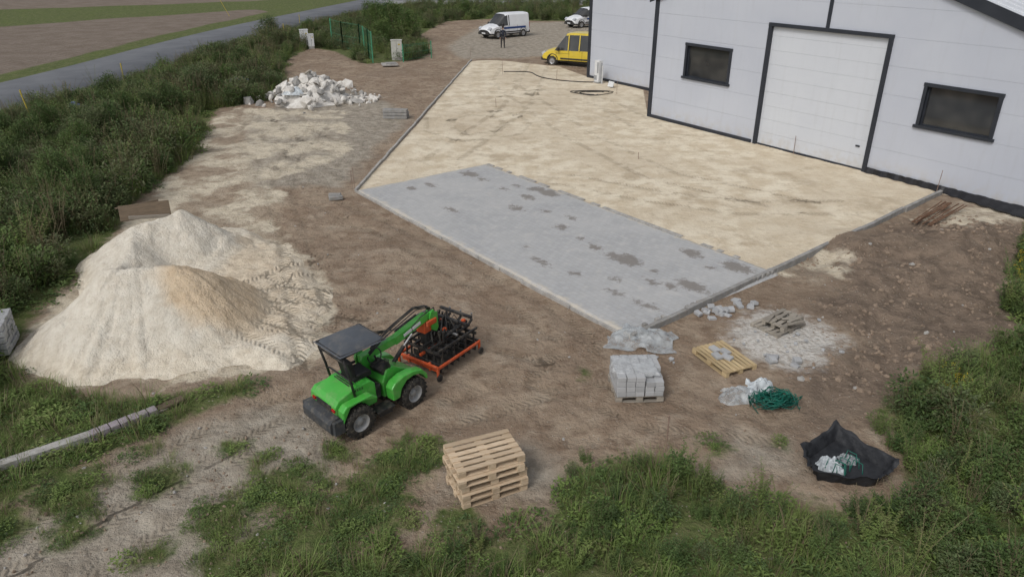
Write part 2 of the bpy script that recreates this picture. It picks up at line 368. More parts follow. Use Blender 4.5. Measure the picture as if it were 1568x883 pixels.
br=t.n('ShaderNodeTexBrick');t.put(br.inputs['Vector'],cx.outputs[0]);br.inputs['Scale'].default_value=1;br.inputs['Brick Width'].default_value=.2;br.inputs['Row Height'].default_value=.165;br.inputs['Mortar Size'].default_value=.006
br.inputs['Color1'].default_value=(.355,.36,.365,1);br.inputs['Color2'].default_value=(.41,.415,.42,1);br.inputs['Mortar'].default_value=(.31,.30,.28,1)
n1=t.noise(p,.5,5,.6);n2=t.noise(p,3,5,.7);n3=t.noise(p,30,4,.7)
c=t.mix(t.mul(t.ss(n1,.3,.7),.55),br.outputs['Color'],(.47,.465,.455))
c=t.mix(t.mul(t.ss(n2,.5,.75),.5),c,(.53,.51,.475))
c=t.mix(t.mul(t.ss(n3,.45,.8),.25),c,(.25,.24,.23))
st=t.ss(t.add(t.attr('stain'),t.mul(t.add(t.noise(p,5,5,.75),-.5),.9)),-.1,.08,1,0)
c=t.mix(t.mul(st,.78),c,(.18,.16,.14))
ed=t.ss(t.add(t.attr('edge'),t.mul(t.add(n2,-.5),1.0)),0,.25,1,0)
c=t.mix(t.mul(ed,.6),c,(.56,.50,.40))
t.bsdf(c,.9,0,t.bump(t.add(t.mul(br.outputs['Fac'],-.004),t.mul(n3,.004)),.7,1),.2)
me.materials.append(t.m);o=bpy.data.objects.new('paved_area',me);COL.objects.link(o)
CONC=pm('concrete_grey',(.43,.42,.40),(.29,.28,.265),4,.9,bump=.5,bs=40,dust=.5)
CONCD=pm('concrete_damp',(.31,.305,.295),(.22,.215,.205),4,.9,bump=.5,bs=40,dust=.4)
def kerb(name,a,b,h,w,m,dist=1.0,z0=-.15,gap=.012):
    a=Vector(a);b=Vector(b);L=(b-a).length;n=int(L/dist);d=(b-a).normalized();an=math.atan2(d.y,d.x)
    q=MB()
    for i in range(n):
        c=a+d*((i+.5)*L/n)
        q.box((c.x+random.uniform(-.02,.02),c.y+random.uniform(-.02,.02),(z0+h)/2+random.uniform(-.012,.008)),(L/n-gap,w,h-z0),m,(random.uniform(-.03,.03),0,an+random.uniform(-.01,.01)))
    return q.build(name,bevel=.008)
kerb('kerb_edging',A,D,.10,.09,CONC)
kerb('kerb_edging',(A[0]-.03,A[1]-.05),(K[0]-.05,K[1]-.03),.075,.06,CONC)
kerb('kerb_edging',(K[0]+.05,K[1]-.02),C,.16,.12,CONCD)
q=MB()
an=math.atan2(ux.y,ux.x)
for i in range(26):
    f=i*.225+.2
    if i>8 or random.random()<.4:
        x=A[0]+ux.x*(Lp-.14)+uy.x*f;y=A[1]+ux.y*(Lp-.14)+uy.y*f
        q.box((x,y,.10),(.11,.11,.09),random.choice((CONC,CONCD)),(random.uniform(-.1,.1),0,an+random.uniform(-.2,.2)))
for i in range(70):
    f=i*.2+.15
    if random.random()<.6:
        x=A[0]+ux.x*f+uy.x*(Wp+.05);y=A[1]+ux.y*f+uy.y*(Wp+.05)
        q.box((x,y,.0),(.19,.16,.08),CONC,(0,0,an))
q.build('loose_paver_row',bevel=.008)

# ------------------------------------------------------------------ sand pile
sx=np.arange(-13.9,-3.4,.06);sy=np.arange(11.6,24.4,.06)
SX,SY=np.meshgrid(sx,sy);fx=SX.ravel();fy=SY.ravel()
kk=10.0
wx=fx+fbm(fx*.7,fy*.7,3,21)*.5;wy=fy+fbm(fx*.7,fy*.7,3,31)*.5
vals=[]
for (ax,ay,az),(bx,by,bz) in HEAPS:
    ex,ey=bx-ax,by-ay;tt=np.clip(((wx-ax)*ex+(wy-ay)*ey)/(ex*ex+ey*ey),0,1)
    dd=np.hypot(wx-ax-tt*ex,wy-ay-tt*ey);hh=az+(bz-az)*tt
    v=hh-.80*np.sqrt(dd*dd+.01)
    v=np.where(v<.30,.30*np.exp((v-.30)/.30*.85),v)
    vals.append(v)
Hs=np.log(sum(np.exp(kk*v) for v in vals))/kk-np.log(len(vals))/kk*.75
tdS,tsS=tracks(fx,fy)
ap=sd_poly(fx,fy,APRON)+fbm(fx*1.0,fy*1.0,4,71)*1.1
apr=.15+.22*np.clip(-ap/.7,0,1)+.08*np.clip(-ap/2,0,1)-.05*np.exp(-(tdS/.15)**2)
apr=np.where(ap<0,apr+fbm(fx*2.2,fy*2.2,4,73)*.10,.15-.25*np.clip(ap/.4,0,1))
Hs=Hs+fbm(fx*1.4,fy*1.4,4,41)*.15+fbm(fx*6,fy*6,3,44)*.05
ang=np.arctan2(fy-16.2,fx+9.0)
Hs+=-.08*np.abs(vnoise(ang*12,np.hypot(fx+9.0,fy-16.2)*.5,55)-.5)*2*(Hs>.3)
mx=np.maximum(Hs,apr)
Hs=mx-.22
edge=np.minimum.reduce([fx+13.9,-3.4-fx,fy-11.6,24.4-fy]);Hs=np.where(edge<.4,np.minimum(Hs,-.25),Hs)
me=grid_mesh('sand_pile',len(sx),len(sy),np.stack([fx,fy,Hs+ground_z(fx,fy)*.8],1))
inner=np.clip((fx+9.0)/1.4,0,1)*np.clip((fy-14.2)/1.4,0,1)
fattr(me,'inner',inner);fattr(me,'trk_d',np.clip(tdS,0,2));fattr(me,'trk_s',tsS);fattr(me,'flat',np.clip(1-(Hs-.1)/.35,0,1))
t=NT('quarry_sand');p=t.pos();n1=t.noise(p,.9,4,.6);n2=t.noise(p,4,5,.7);n3=t.noise(p,25,4,.7)
st=t.n('ShaderNodeMapping');t.put(st.inputs[0],p);st.inputs[3].default_value=(5,5,.8);n5=t.noise(st.outputs[0],1.0,5,.7)
cold=t.mix(t.ss(n2,.35,.7),(.66,.615,.53),(.55,.495,.41));warm=t.mix(t.ss(n2,.35,.7),(.60,.48,.34),(.49,.375,.255))
fl=t.attr('flat')
c=t.mix(t.ss(t.add(t.attr('inner'),t.mul(t.add(n1,-.5),.9)),.25,.7),cold,warm)
c=t.mix(t.mul(fl,.75),c,t.mix(t.ss(n2,.35,.7),(.72,.65,.53),(.54,.465,.36)))
c=t.mix(t.mul(t.ss(n5,.5,.75),.3),c,(.42,.36,.27))
c=t.mix(t.mul(t.ss(n3,.5,.8),.35),c,(.72,.67,.57))
d=t.attr('trk_d');s=t.attr('trk_s');tm=t.mul(t.mul(t.ss(d,.12,.2,1,0),t.ss(n1,.32,.45)),fl)
chev=t.math('SINE',t.mul(t.add(s,t.mul(d,.9)),42.0))
c=t.mix(t.mul(t.mul(tm,t.ss(chev,-.4,.6)),.45),c,(.38,.31,.22))
t.bsdf(c,.97,0,t.bump(t.add(t.add(t.mul(n2,.10),t.mul(t.mul(tm,chev),.02)),t.add(t.mul(n5,.05),t.mul(n3,.02))),.9,1),.1)
me.materials.append(t.m);o=bpy.data.objects.new('sand_pile',me);COL.objects.link(o)

# ------------------------------------------------------------------ BUILDING
dv=Vector((.5578,-.83));TH=math.atan2(dv.y,dv.x)
bld=empty('warehouse_building',(7.36,39.64,0),TH)
def wallmat(name,c1,c2,period=1.0,seamk=.12):
    t=NT(name);p=t.obj();sp=t.n('ShaderNodeSeparateXYZ');t.put(sp.inputs[0],p)
    z=sp.outputs[2];fr=t.math('FRACT',t.mul(z,1/period))
    seam=t.math('LESS_THAN',fr,.02)
    n=t.noise(p,.4,4);n2=t.noise(p,3,5)
    c=t.mix(t.ss(n,.3,.7),c1,c2);c=t.mix(t.mul(seam,seamk),c,(.12,.13,.15))
    st_=t.n('ShaderNodeMapping');t.put(st_.inputs[0],p);st_.inputs[3].default_value=(3,3,.25)
    c=t.mix(t.mul(t.ss(t.noise(st_.outputs[0],1.5,5,.6),.5,.75),.13),c,(.33,.33,.33))
    dirtm=t.mul(t.ss(sp.outputs[2],.0,.9,1,0),t.ss(n2,.35,.7))
    c=t.mix(t.mul(dirtm,.45),c,(.42,.37,.29))
    t.bsdf(c,.5,0,t.bump(t.mul(seam,-.008),1,1),.35);return t.m
WALL=wallmat('sandwich_panel_grey',(.455,.48,.54),(.49,.515,.57),1.05,.09)
DOOR=wallmat('door_panel',(.53,.555,.60),(.555,.58,.62),.6,.07)
ROOFM=pm('roof_sheet',(.62,.64,.67),(.55,.57,.60),.5,.45)
TRIM=pm('anthracite_trim',(.024,.028,.036),(.032,.036,.045),2,.45)
FOIL=pm('black_foil',(.012,.012,.014),(.025,.025,.028),3,.4,bump=1.0,bs=8)
gl=NT('window_glass');gp=gl.obj();gg=gl.bsdf(gl.mix(gl.ss(gl.noise(gp,.7,2),.35,.65),(.02,.022,.024),(.05,.05,.048)),.06,0,None,.7);GLASS=gl.m
ridge=(8.6,8.95);S1=19.0;DEP=26
def gable_z(s): return ridge[1]-.335*(abs(s-ridge[0]))
holes=[(7.25,12.65,0,5.2),(2.4,5.1,2.4,3.95),(14.48,17.03,2.22,3.72)]
b=MB()
cuts=sorted(set([0,S1,ridge[0]]+[h[0] for h in holes]+[h[1] for h in holes]))
for s0,s1 in zip(cuts[:-1],cuts[1:]):
    mid=(s0+s1)/2;hs=[h for h in holes if h[0]<=mid<=h[1]]
    segs=[(-.2,None)] if not hs else ([(-.2,hs[0][2])] if hs[0][2]>0 else [])+[(hs[0][3],None)]
    for z0,z1 in segs:
        za,zb=(gable_z(s0),gable_z(s1)) if z1 is None else (z1,z1)
        b.add([(s0,0,z0),(s1,0,z0),(s1,0,zb),(s0,0,za)],[(0,1,2,3)],WALL)
for h in holes:
    s0,s1,z0,z1=h;dpt=.18
    b.add([(s0,0,z0),(s0,0,z1),(s1,0,z1),(s1,0,z0),(s0,dpt,z0),(s0,dpt,z1),(s1,dpt,z1),(s1,dpt,z0)],[(0,1,5,4),(1,2,6,5),(2,3,7,6),(3,0,4,7)],TRIM)
b.add([(0,0,-.2),(0,DEP,-.2),(0,DEP,gable_z(0)),(0,0,gable_z(0))],[(0,1,2,3)],WALL)
b.add([(S1,0,-.2),(S1,DEP,-.2),(S1,DEP,gable_z(S1)),(S1,0,gable_z(S1))],[(0,1,2,3)],WALL)
b.add([(0,DEP,-.2),(S1,DEP,-.2),(S1,DEP,gable_z(S1)),(ridge[0],DEP,ridge[1]),(0,DEP,gable_z(0))],[(0,1,2,3,4)],WALL)
b.build('walls',bld)
b=MB()
for s0,s1 in ((-.3,ridge[0]),(ridge[0],S1+.3)):
    za,zb=gable_z(s0)+.06,gable_z(s1)+.06
    b.add([(s0,-.12,za),(s1,-.12,zb),(s1,DEP+.1,zb),(s0,DEP+.1,za),(s0,-.12,za+.1),(s1,-.12,zb+.1),(s1,DEP+.1,zb+.1),(s0,DEP+.1,za+.1)],[(3,2,1,0),(4,5,6,7),(0,1,5,4),(1,2,6,5),(2,3,7,6),(3,0,4,7)],ROOFM)
for i in range(40):
    y=.4+i*(DEP-.6)/40
    for s0,s1 in ((-.28,ridge[0]),(ridge[0],S1+.28)):
        za,zb=gable_z(s0)+.16,gable_z(s1)+.16
        b.add([(s0,y,za),(s1,y,zb),(s1,y+.05,zb),(s0,y+.05,za),(s0,y,za+.035),(s1,y,zb+.035),(s1,y+.05,zb+.035),(s0,y+.05,za+.035)],[(4,5,6,7),(0,1,5,4),(2,3,7,6)],ROOFM)
b.build('roof',bld)
b=MB()
for s0,s1 in ((-.34,ridge[0]),(ridge[0],S1+.34)):
    za,zb=gable_z(s0),gable_z(s1)
    b.add([(s0,-.17,za-.22),(s1,-.17,zb-.22),(s1,-.17,zb+.2),(s0,-.17,za+.2),(s0,-.122,za-.22),(s1,-.122,zb-.22),(s1,-.122,zb+.2),(s0,-.122,za+.2)],[(0,1,2,3),(7,6,5,4),(3,2,6,7),(1,0,4,5)],TRIM)
b.box((.10,-.03,gable_z(.1)/2-.05),(.26,.055,gable_z(.1)-.1),TRIM)
b.box((9.92,-.022,6.85),(.16,.04,3.05),TRIM)
b.box((7.17,-.05,2.66),(.17,.09,5.35),TRIM);b.box((12.73,-.05,2.66),(.17,.09,5.35),TRIM);b.box((9.95,-.05,5.27),(5.74,.10,.15),TRIM)
for h in holes[1:]:
    s0,s1,z0,z1=h;w=.13
    b.box(((s0+s1)/2,-.03,z1+.02),(s1-s0+2*w,.08,w),TRIM);b.box(((s0+s1)/2,-.045,z0-.02),(s1-s0+2*w+.1,.13,w*.8),TRIM)
    b.box((s0-w/2+.02,-.028,(z0+z1)/2),(w,.075,z1-z0-.04),TRIM);b.box((s1+w/2-.02,-.028,(z0+z1)/2),(w,.075,z1-z0-.04),TRIM)
b.box((3.5,-.045,.08),(6.9,.07,.16),TRIM);b.box((15.9,-.045,.08),(6.2,.07,.16),TRIM)
b.build('trim',bld,bevel=.006,seg=1)
b=MB()
for h in holes[1:]:
    s0,s1,z0,z1=h
    b.add([(s0,.12,z0),(s1,.12,z0),(s1,.12,z1),(s0,.12,z1)],[(0,1,2,3)],GLASS)
    for (a0,a1,c0,c1) in ((s0,s1,z1-.07,z1),(s0,s1,z0,z0+.07)): b.box(((a0+a1)/2,.10,(c0+c1)/2),(a1-a0,.05,.07),TRIM)
    for ss_ in (s0+.035,s1-.035): b.box((ss_,.10,(z0+z1)/2),(.07,.05,z1-z0-.14),TRIM)
b.build('windows',bld)
b=MB();b.box((9.95,.10,2.6),(5.4,.08,5.2),DOOR);b.box((9.95,.05,.04),(5.35,.03,.07),TRIM);b.box((12.2,.04,.95),(.18,.04,.06),TRIM)
b.build('sectional_door',bld)
b=MB();yw=5.35
b.box((-5.85,yw+8,3.2),(11.7,16,6.8),WALL)
b.box((-5.85,yw+8,6.7),(12.1,16.4,.25),TRIM)
b.box((-11.6,yw-.03,3.3),(.26,.055,6.6),TRIM);b.box((-.35,yw-.03,3.3),(.2,.055,6.6),TRIM);b.box((-5.9,yw-.04,.08),(11.4,.06,.16),TRIM)
b.cyl((-.75,yw-.09,.1),(-.75,yw-.09,6.5),.06,TRIM)
b.build('rear_wing',bld)
b=MB()
for k in range(60):
    s0=12.8+k*.12
    w0=.12+.55*max(0,(s0-15.2)/4)+.05*math.sin(k*1.3)+.03*random.random();hh=.22+.03*random.random()
    if k: b.add([(ps,-.085,ph),(s0,-.085,hh),(s0,-w0,.02),(ps,-pw,.02)],[(3,2,1,0)],FOIL,True)
    ps,pw,ph=s0,w0,hh
b.build('plinth_foil',bld)
WHITEP=pm('white_plastic',(.68,.69,.69),(.58,.59,.6),3,.5,dust=.2);GREYP=pm('grey_metal',(.3,.31,.32),(.24,.25,.26),3,.5)
b=MB();b.box((0,0,.75),(.45,.3,1.4),WHITEP);b.box((.12,-.16,1.0),(.12,.03,.7),GREYP);b.cyl((.32,0,0),(.32,0,1.3),.04,GREYP);b.cyl((.42,0,0),(.42,0,1.15),.035,WHITEP);b.box((-.1,-.16,.35),(.3,.02,.3),GREYP);b.box((0,0,.04),(.6,.4,.08),CONCD)
b.build('utility_meter_box',bevel=.02,loc=(5.75,50.0,0),rotz=TH)
b=MB();b.box((0,0,.22),(.5,.05,.35),WHITEP,(R(-20),0,0));b.box((0,.12,.12),(.04,.2,.24),GREYP)
b.build('site_notice_board',bevel=.005,loc=(6.4,48.2,0),rotz=TH)

# ------------------------------------------------------------------ vehicles (vans)
TYRE=pm('tyre_rubber',(.022,.021,.02),(.035,.033,.03),6,.85,dust=.35,bump=.5,bs=60)
CARGL=GLASS
BLACKP=pm('black_plastic',(.02,.02,.022),(.035,.035,.035),4,.6,dust=.2)
CHROME=pm('alloy_metal',(.45,.45,.46),(.3,.3,.31),5,.35,metal=.7)
LAMPR=pm('red_lamp',(.4,.02,.02),(.3,.01,.01),5,.2);LAMPW=pm('headlamp_glass',(.55,.57,.6),(.35,.37,.4),12,.1)
STRIPE=pm('blue_stripe',(.02,.06,.22),(.02,.05,.18),3,.4)
def van(name,loc,rotz,L,W,Hh,paint,glassy):
    e=empty(name,loc,rotz);w=W/2
    S=[(0,.42,.75,1.05,Hh-.16,Hh-.05,.92,.80),(.06,.32,.75,1.06,Hh-.10,Hh-.01,.98,.84),(.9,.28,.75,1.06,Hh-.10,Hh,1,.85),(L*.42,.28,.75,1.05,Hh-.10,Hh+.01,1,.85),(L-2.15,.28,.75,1.04,Hh-.11,Hh,1,.84),(L-1.75,.28,.75,1.03,Hh-.17,Hh-.06,1,.80),(L-.98,.28,.72,1.02,1.08,1.14,.99,.76),(L-.45,.30,.68,.90,.98,1.02,.97,.72),(L-.12,.32,.6,.76,.84,.88,.92,.68),(L,.38,.5,.6,.66,.7,.80,.6)]
    ws=5;b=MB();rows=[]
    for (x,f,m,bl,sh,rf,hw,tw) in S:
        half=[(0,f),(w*hw*.9,f),(w*hw,f+.12),(w*hw*1.0,m),(w*hw*.985,bl),(w*tw,sh),(w*tw*.82,rf),(0,rf+.035)]
        rows.append([(x,y,z) for y,z in half]+[(x,-y,z) for y,z in half[-2:0:-1]])
    n=len(rows[0]);vs=[v for r_ in rows for v in r_]
    for j in range(len(rows)-1):
        for i in range(n):
            i2=(i+1)%n;face=(j*n+i,j*n+i2,(j+1)*n+i2,(j+1)*n+i)
            mt=paint
            if j==ws and i in (5,6,7,8): mt=CARGL
            if j in glassy and i in (4,9): mt=CARGL
            if i in (0,n-1,1,n-2): mt=BLACKP
            b.add(vs,[face],mt,False)
    b.add(vs,[tuple(range(n-1,-1,-1))],paint);b.add(vs,[tuple(range((len(rows)-1)*n,len(rows)*n))],BLACKP)
    o=b.build('body',e)
    bm=bmesh.new();bm.from_mesh(o.data);bmesh.ops.remove_doubles(bm,verts=bm.verts,dist=.0005)
    for v in [v for v in bm.verts if not v.link_faces]: bm.verts.remove(v)
    bmesh.ops.recalc_face_normals(bm,faces=bm.faces);bm.to_mesh(o.data);bm.free()
    bv=o.modifiers.new('bevel','BEVEL');bv.width=.03;bv.segments=2;bv.limit_method='ANGLE';bv.angle_limit=R(25)
    b=MB()
    for sgn in (-1,1):
        for px in (L-2.0,)+((L*.42,.9) if 3 in glassy else ()):
            b.box((px,sgn*(w*.93),(1.05+Hh-.1)/2),(.07,.04,Hh-1.12),paint,(sgn*R(9),0,0))
        b.box((L-1.3,sgn*(w+.11),1.13),(.14,.2,.22),BLACKP)
        b.box((L-.16,sgn*(w*.72),.80),(.26,.36,.19),LAMPW,(0,R(38),0))
        b.box((-.01,sgn*(w*.84),.98),(.06,.14,.42),LAMPR)
        b.box((L-1.62,sgn*(w+.0),.85),(1.0,.02,.012),BLACKP);b.box((L-2.05,sgn*(w+.0),.7),(.012,.02,.7),BLACKP);b.box((L-1.12,sgn*w,.65),(.012,.02,.6),BLACKP);b.box((L-3.0,sgn*w,.7),(.012,.02,.7),BLACKP)
        b.box((L*.45,sgn*(w+.012),.52),(L*.5,.03,.10),BLACKP)
        if paint.name.startswith('white'): b.box((L*.38,sgn*(w+.006),.84),(L*.55,.012,.16),STRIPE)
    b.box((L-.06,0,.42),(.2,W*.86,.2),BLACKP);b.box((L-.03,0,.62),(.1,W*.42,.12),BLACKP);b.box((-.02,0,.42),(.16,W*.9,.2),BLACKP);b.box((L+.05,0,.45),(.02,.5,.11),WHITEP)
    b.build('trim',e,bevel=.015)
    b=MB();r=.33
    for x in (.75,L-.85):
        for sgn in (-1,1):
            b.lathe((x,sgn*(w-.02),r+.07),[(.0,.0),(r+.08,.0),(r+.08,sgn*.025),(r+.04,sgn*.03)],BLACKP)
            yy=sgn*(w-.09)
            b.lathe((x,yy,r),[(.19,.12*sgn),(r-.04,.13*sgn),(r,.09*sgn),(r,-.09*sgn),(r-.04,-.12*sgn),(.1,-.12*sgn)],TYRE)
            b.lathe((x,yy,r),[(0,.10*sgn),(.07,.11*sgn),(.12,.08*sgn),(.19,.12*sgn)],CHROME)
    b.build('wheels',e)
    return e
WPAINT=pm('white_paint',(.76,.77,.78),(.70,.71,.73),1,.3,spec=.5,coat=.5,dust=.1)
YPAINT=pm('yellow_paint',(.66,.49,.035),(.58,.43,.03),1,.35,spec=.5,coat=.5,dust=.2)
def place_van(name,cx,cy,head,L,W,Hh,paint,sc=1.0,glassy=(5,)):
    z=gz(cx,cy);x=cx-math.cos(head)*L/2*sc;y=cy-math.sin(head)*L/2*sc
    e=van(name,(x,y,z),head,L,W,Hh,paint,glassy);e.scale=(sc,)*3;return e
place_van('white_delivery_van',-.8,76.5,R(218),4.4,1.85,2.0,WPAINT,1.12,(4,5))
place_van('yellow_passenger_van',5.15,58.2,R(153),4.8,1.95,2.15,YPAINT,1.13,(2,3,4,5))
place_van('white_parked_car',8.4,86.5,R(212),4.4,1.8,1.8,WPAINT,1.12,(4,5))
place_van('yellow_parked_car',-18.4,127.0,R(200),4.4,1.8,1.6,YPAINT,1.1,(2,3,4,5))

# ------------------------------------------------------------------ LOADER
GREEN=pm('green_machine_paint',(.065,.40,.05),(.05,.34,.04),2,.42,spec=.5,dust=.28,coat=.25)
DGREY=pm('dark_grey_cast',(.055,.06,.065),(.04,.042,.046),4,.6,dust=.3)
ORANGE=pm('orange_red_paint',(.60,.10,.03),(.46,.07,.02),4,.5,dust=.35)
BLK=pm('black_steel',(.018,.018,.02),(.03,.03,.03),4,.5,dust=.25)
STEEL=pm('bright_steel',(.5,.5,.5),(.35,.35,.35),8,.3,metal=.8)
SEAT=pm('seat_vinyl',(.015,.015,.016),(.025,.025,.025),8,.6)
RIM=pm('wheel_rim_grey',(.33,.34,.34),(.24,.24,.24),6,.5,dust=.4)
ld=empty('compact_wheel_loader',(-2.82,12.25,gz(-2.8,12.2)-.01),R(45))
def ltire(b,x,y,sgn,r=.325,w=.26):
    y0=y
    b.lathe((x,y0,r),[(r*.56,w*.46*sgn),(r*.88,w*.5*sgn),(r*.97,w*.40*sgn),(r*.97,-w*.40*sgn),(r*.88,-w*.5*sgn),(r*.5,-w*.45*sgn)],TYRE,30)
    b.lathe((x,y0,r),[(0,w*.30*sgn),(r*.2,w*.33*sgn),(r*.24,w*.18*sgn),(r*.46,w*.18*sgn),(r*.5,w*.42*sgn),(r*.56,w*.46*sgn)],RIM,24)
    for i in range(6):
        a=i*math.pi/3;b.cyl((x+math.cos(a)*r*.34,y0+w*.17*sgn,r+math.sin(a)*r*.34),(x+math.cos(a)*r*.34,y0+w*.23*sgn,r+math.sin(a)*r*.34),.015,STEEL,seg=6)
    for i in range(20):
        a=i*math.pi/10
        for k in (-1,1):
            aa=a+(0 if k<0 else math.pi/20)
            b.box((x+math.cos(aa)*r*.985,y0+k*w*.22,r+math.sin(aa)*r*.985),(.035,w*.46,.04),TYRE,(0,-aa+math.pi/2,0))
b=MB()
b.prism([(-1.02,.40),(-1.04,.74),(-.95,.86),(-.60,.98),(-.22,1.0),(-.12,.90),(-.10,.45)],-.38,.38,GREEN)
RF=[(-1.0,.42),(-.99,.70),(-.90,.80),(-.34,.82),(-.22,.72),(-.20,.66),(-.32,.70),(-.48,.745),(-.66,.76),(-.82,.73),(-.92,.56)]
b.prism(RF,-.57,-.38,GREEN);b.prism(RF,.38,.57,GREEN)
b.build('rear_body',ld,bevel=.03,seg=3)
b=MB()
b.prism([(-1.20,.26),(-1.24,.34),(-1.24,.50),(-1.18,.58),(-1.03,.60),(-.98,.5),(-.98,.26)],-.48,.48,DGREY)
b.box((-1.08,-.51,.42),(.22,.10,.28),DGREY);b.box((-1.08,.51,.42),(.22,.10,.28),DGREY)
b.box((-.55,0,.38),(.9,.5,.22),BLK)
b.box((-1.045,0,.68),(.02,.5,.12),BLK)
for i in range(6): b.box((-.62+i*.05,0,.992),(.02,.5,.02),BLK)
for i in range(5): b.box((-.62+i*.05,-.386,.92),(.02,.012,.05),BLK)
for s_ in (-1,1):
    b.box((-1.05,s_*.33,.68),(.03,.10,.06),LAMPR)
    b.box((-.05,s_*.46,.34),(.42,.26,.05),BLK);b.box((-.05,s_*.56,.28),(.3,.03,.1),BLK)
b.build('counterweight',ld,bevel=.025,seg=3)
b=MB()
b.box((-.12,0,.62),(.34,.62,.30),BLK)
b.box((-.28,0,1.04),(.42,.44,.10),SEAT);b.box((-.48,0,1.24),(.10,.42,.40),SEAT,(0,R(-12),0));b.box((-.28,.24,1.12),(.3,.05,.06),SEAT);b.box((-.28,-.24,1.12),(.3,.05,.06),SEAT)
b.build('seat',ld,bevel=.03,seg=3)
b=MB()
for s_ in (-1,1):
    b.tube([(-.60,s_*.40,.82),(-.68,s_*.41,1.25),(-.78,s_*.41,1.66),(-.72,s_*.40,1.73),(.0,s_*.38,1.76)],.026,BLK,8)
    b.tube([(.0,s_*.38,1.76),(.12,s_*.38,1.74)],.02,BLK,6)
b.tube([(-.77,-.41,1.62),(-.77,.41,1.62)],.022,BLK,8)
b.tube([(-.66,-.41,1.15),(-.66,-.3,1.18),(-.66,.3,1.18),(-.66,.41,1.15)],.018,BLK,8)
b.build('roll_bar',ld)
b=MB()
ROOFC=pm('canopy_grey',(.085,.095,.11),(.07,.078,.09),2,.5,dust=.2)
N=8;vs=[];fs=[]
for i in range(N+1):
    for j in range(N+1):
        x=-.86+i/N*1.04;y=-.45+j/N*.90;e_=max(abs(i/N-.5),abs(j/N-.5))*2
        vs.append((x,y,1.815+.045*(1-((i/N-.5)*2)**2)*(1-((j/N-.5)*2)**4)-(.05 if e_>.99 else 0)))
for i in range(N):
    for j in range(N):
        a_=i*(N+1)+j;fs.append((a_,a_+N+1,a_+N+2,a_+1))
b.add(vs,fs,ROOFC,True)
b.box((-.34,0,1.775),(.98,.84,.03),BLK)
b.build('canopy',ld)
b=MB();ltire(b,-.63,-.47,-1);ltire(b,-.63,.47,1);b.cyl((-.63,-.4,.32),(-.63,.4,.32),.07,BLK);b.build('rear_wheels',ld)
fr=bpy.data.objects.new('front_frame',None);COL.objects.link(fr);fr.parent=ld;fr.location=(.05,0,0);fr.rotation_euler[2]=R(6)
b=MB()
FP=[(.05,.42),(.02,.70),(.12,.80),(.34,.86),(.60,.85),(.84,.78),(.98,.62),(1.0,.50),(.95,.50),(.88,.62),(.76,.71),(.60,.745),(.42,.72),(.28,.60),(.22,.42)]
b.prism(FP,-.57,-.36,GREEN);b.prism(FP,.36,.57,GREEN)
b.prism([(.05,.40),(.02,.76),(.14,.98),(.34,1.0),(.5,.88),(.9,.66),(.92,.40)],-.30,.36,GREEN)
b.box((.52,0,.36),(.9,.4,.2),BLK)
b.box((.16,-.10,1.00),(.26,.34,.16),BLK,(0,R(-25),0))
b.build('front_body',fr,bevel=.03,seg=3)
b=MB();ltire(b,.60,-.47,-1);ltire(b,.60,.47,1);b.cyl((.6,-.4,.32),(.6,.4,.32),.07,BLK);b.build('front_wheels',fr)
b=MB()
ring=[(.12+.17*math.cos(a)*.6,.0+.17*math.sin(a),1.22+.17*math.cos(a)*.7) for a in [i*math.pi/9 for i in range(19)]]
b.tube(ring,.014,BLK,6);b.cyl((.22,0,1.0),(.12,0,1.22),.02,BLK)
for k in range(4): b.cyl((.2,-.22-.04*k,1.02),(.16,-.24-.04*k,1.22),.008,BLK,seg=6);b.lathe((.16,-.24-.04*k,1.23),[(.0,-.018),(.018,0),(0,.018)],BLK,8)
b.build('controls',fr)
b=MB()
b.prism([(-.02,.72),(-.10,1.13),(-.06,1.22),(.10,1.22),(.24,1.0),(.34,.78)],.14,.19,GREEN)
b.prism([(-.02,.72),(-.10,1.13),(-.06,1.22),(.10,1.22),(.24,1.0),(.34,.78)],.33,.38,GREEN)
def beam(b,a,c,w,h,m):
    d=c-a;L_=d.length;pitch=-math.atan2(d.z,math.hypot(d.x,d.y));yaw=math.atan2(d.y,d.x)
    mid=(a+c)/2;b.box(mid,(L_,w,h),m,(0,pitch,yaw))
beam(b,Vector((-.05,.26,1.12)),Vector((.95,.25,1.17)),.13,.16,GREEN)
beam(b,Vector((.85,.25,1.15)),Vector((1.75,.23,1.36)),.14,.18,GREEN)
beam(b,Vector((1.6,.23,1.33)),Vector((1.98,.22,1.38)),.09,.12,GREEN)
b.prism([(1.86,1.44),(1.80,1.30),(1.88,1.00),(2.0,.92),(2.06,1.0),(2.04,1.38)],.14,.30,GREEN)
b.cyl((.5,.10,.62),(1.0,.12,1.0),.045,BLK);b.cyl((1.0,.12,1.0),(1.25,.12,1.18),.024,STEEL)
b.cyl((1.0,.36,1.26),(1.6,.34,1.40),.035,BLK);b.cyl((1.6,.34,1.40),(1.9,.3,1.42),.018,STEEL)
b.box((1.3,.153,1.26),(.5,.01,.07),WHITEP,(0,R(-13),0))
for k in range(6):
    y=.18+.03*k;hgt=random.uniform(.08,.26)
    b.tube([(.1+.02*k,y-.05,1.18),(.5,y,1.27+hgt*.3),(1.0,y-.02,1.30+hgt),(1.5,y,1.46+hgt*.8),(1.9,y+.06,1.44+hgt*.3),(2.15,y+.12,1.12)],.012,BLK,6)
for k in range(3): b.tube([(.0,.35+.03*k,1.1),(-.05,.42+.03*k,1.32),(.3,.4,1.42+.05*k),(.9,.35,1.34)],.012,BLK,6)
b.tube([(1.2,.02,1.25),(1.1,-.05,1.45),(1.35,-.05,1.58),(1.9,.1,1.55),(2.1,.3,1.28)],.013,BLK,6)
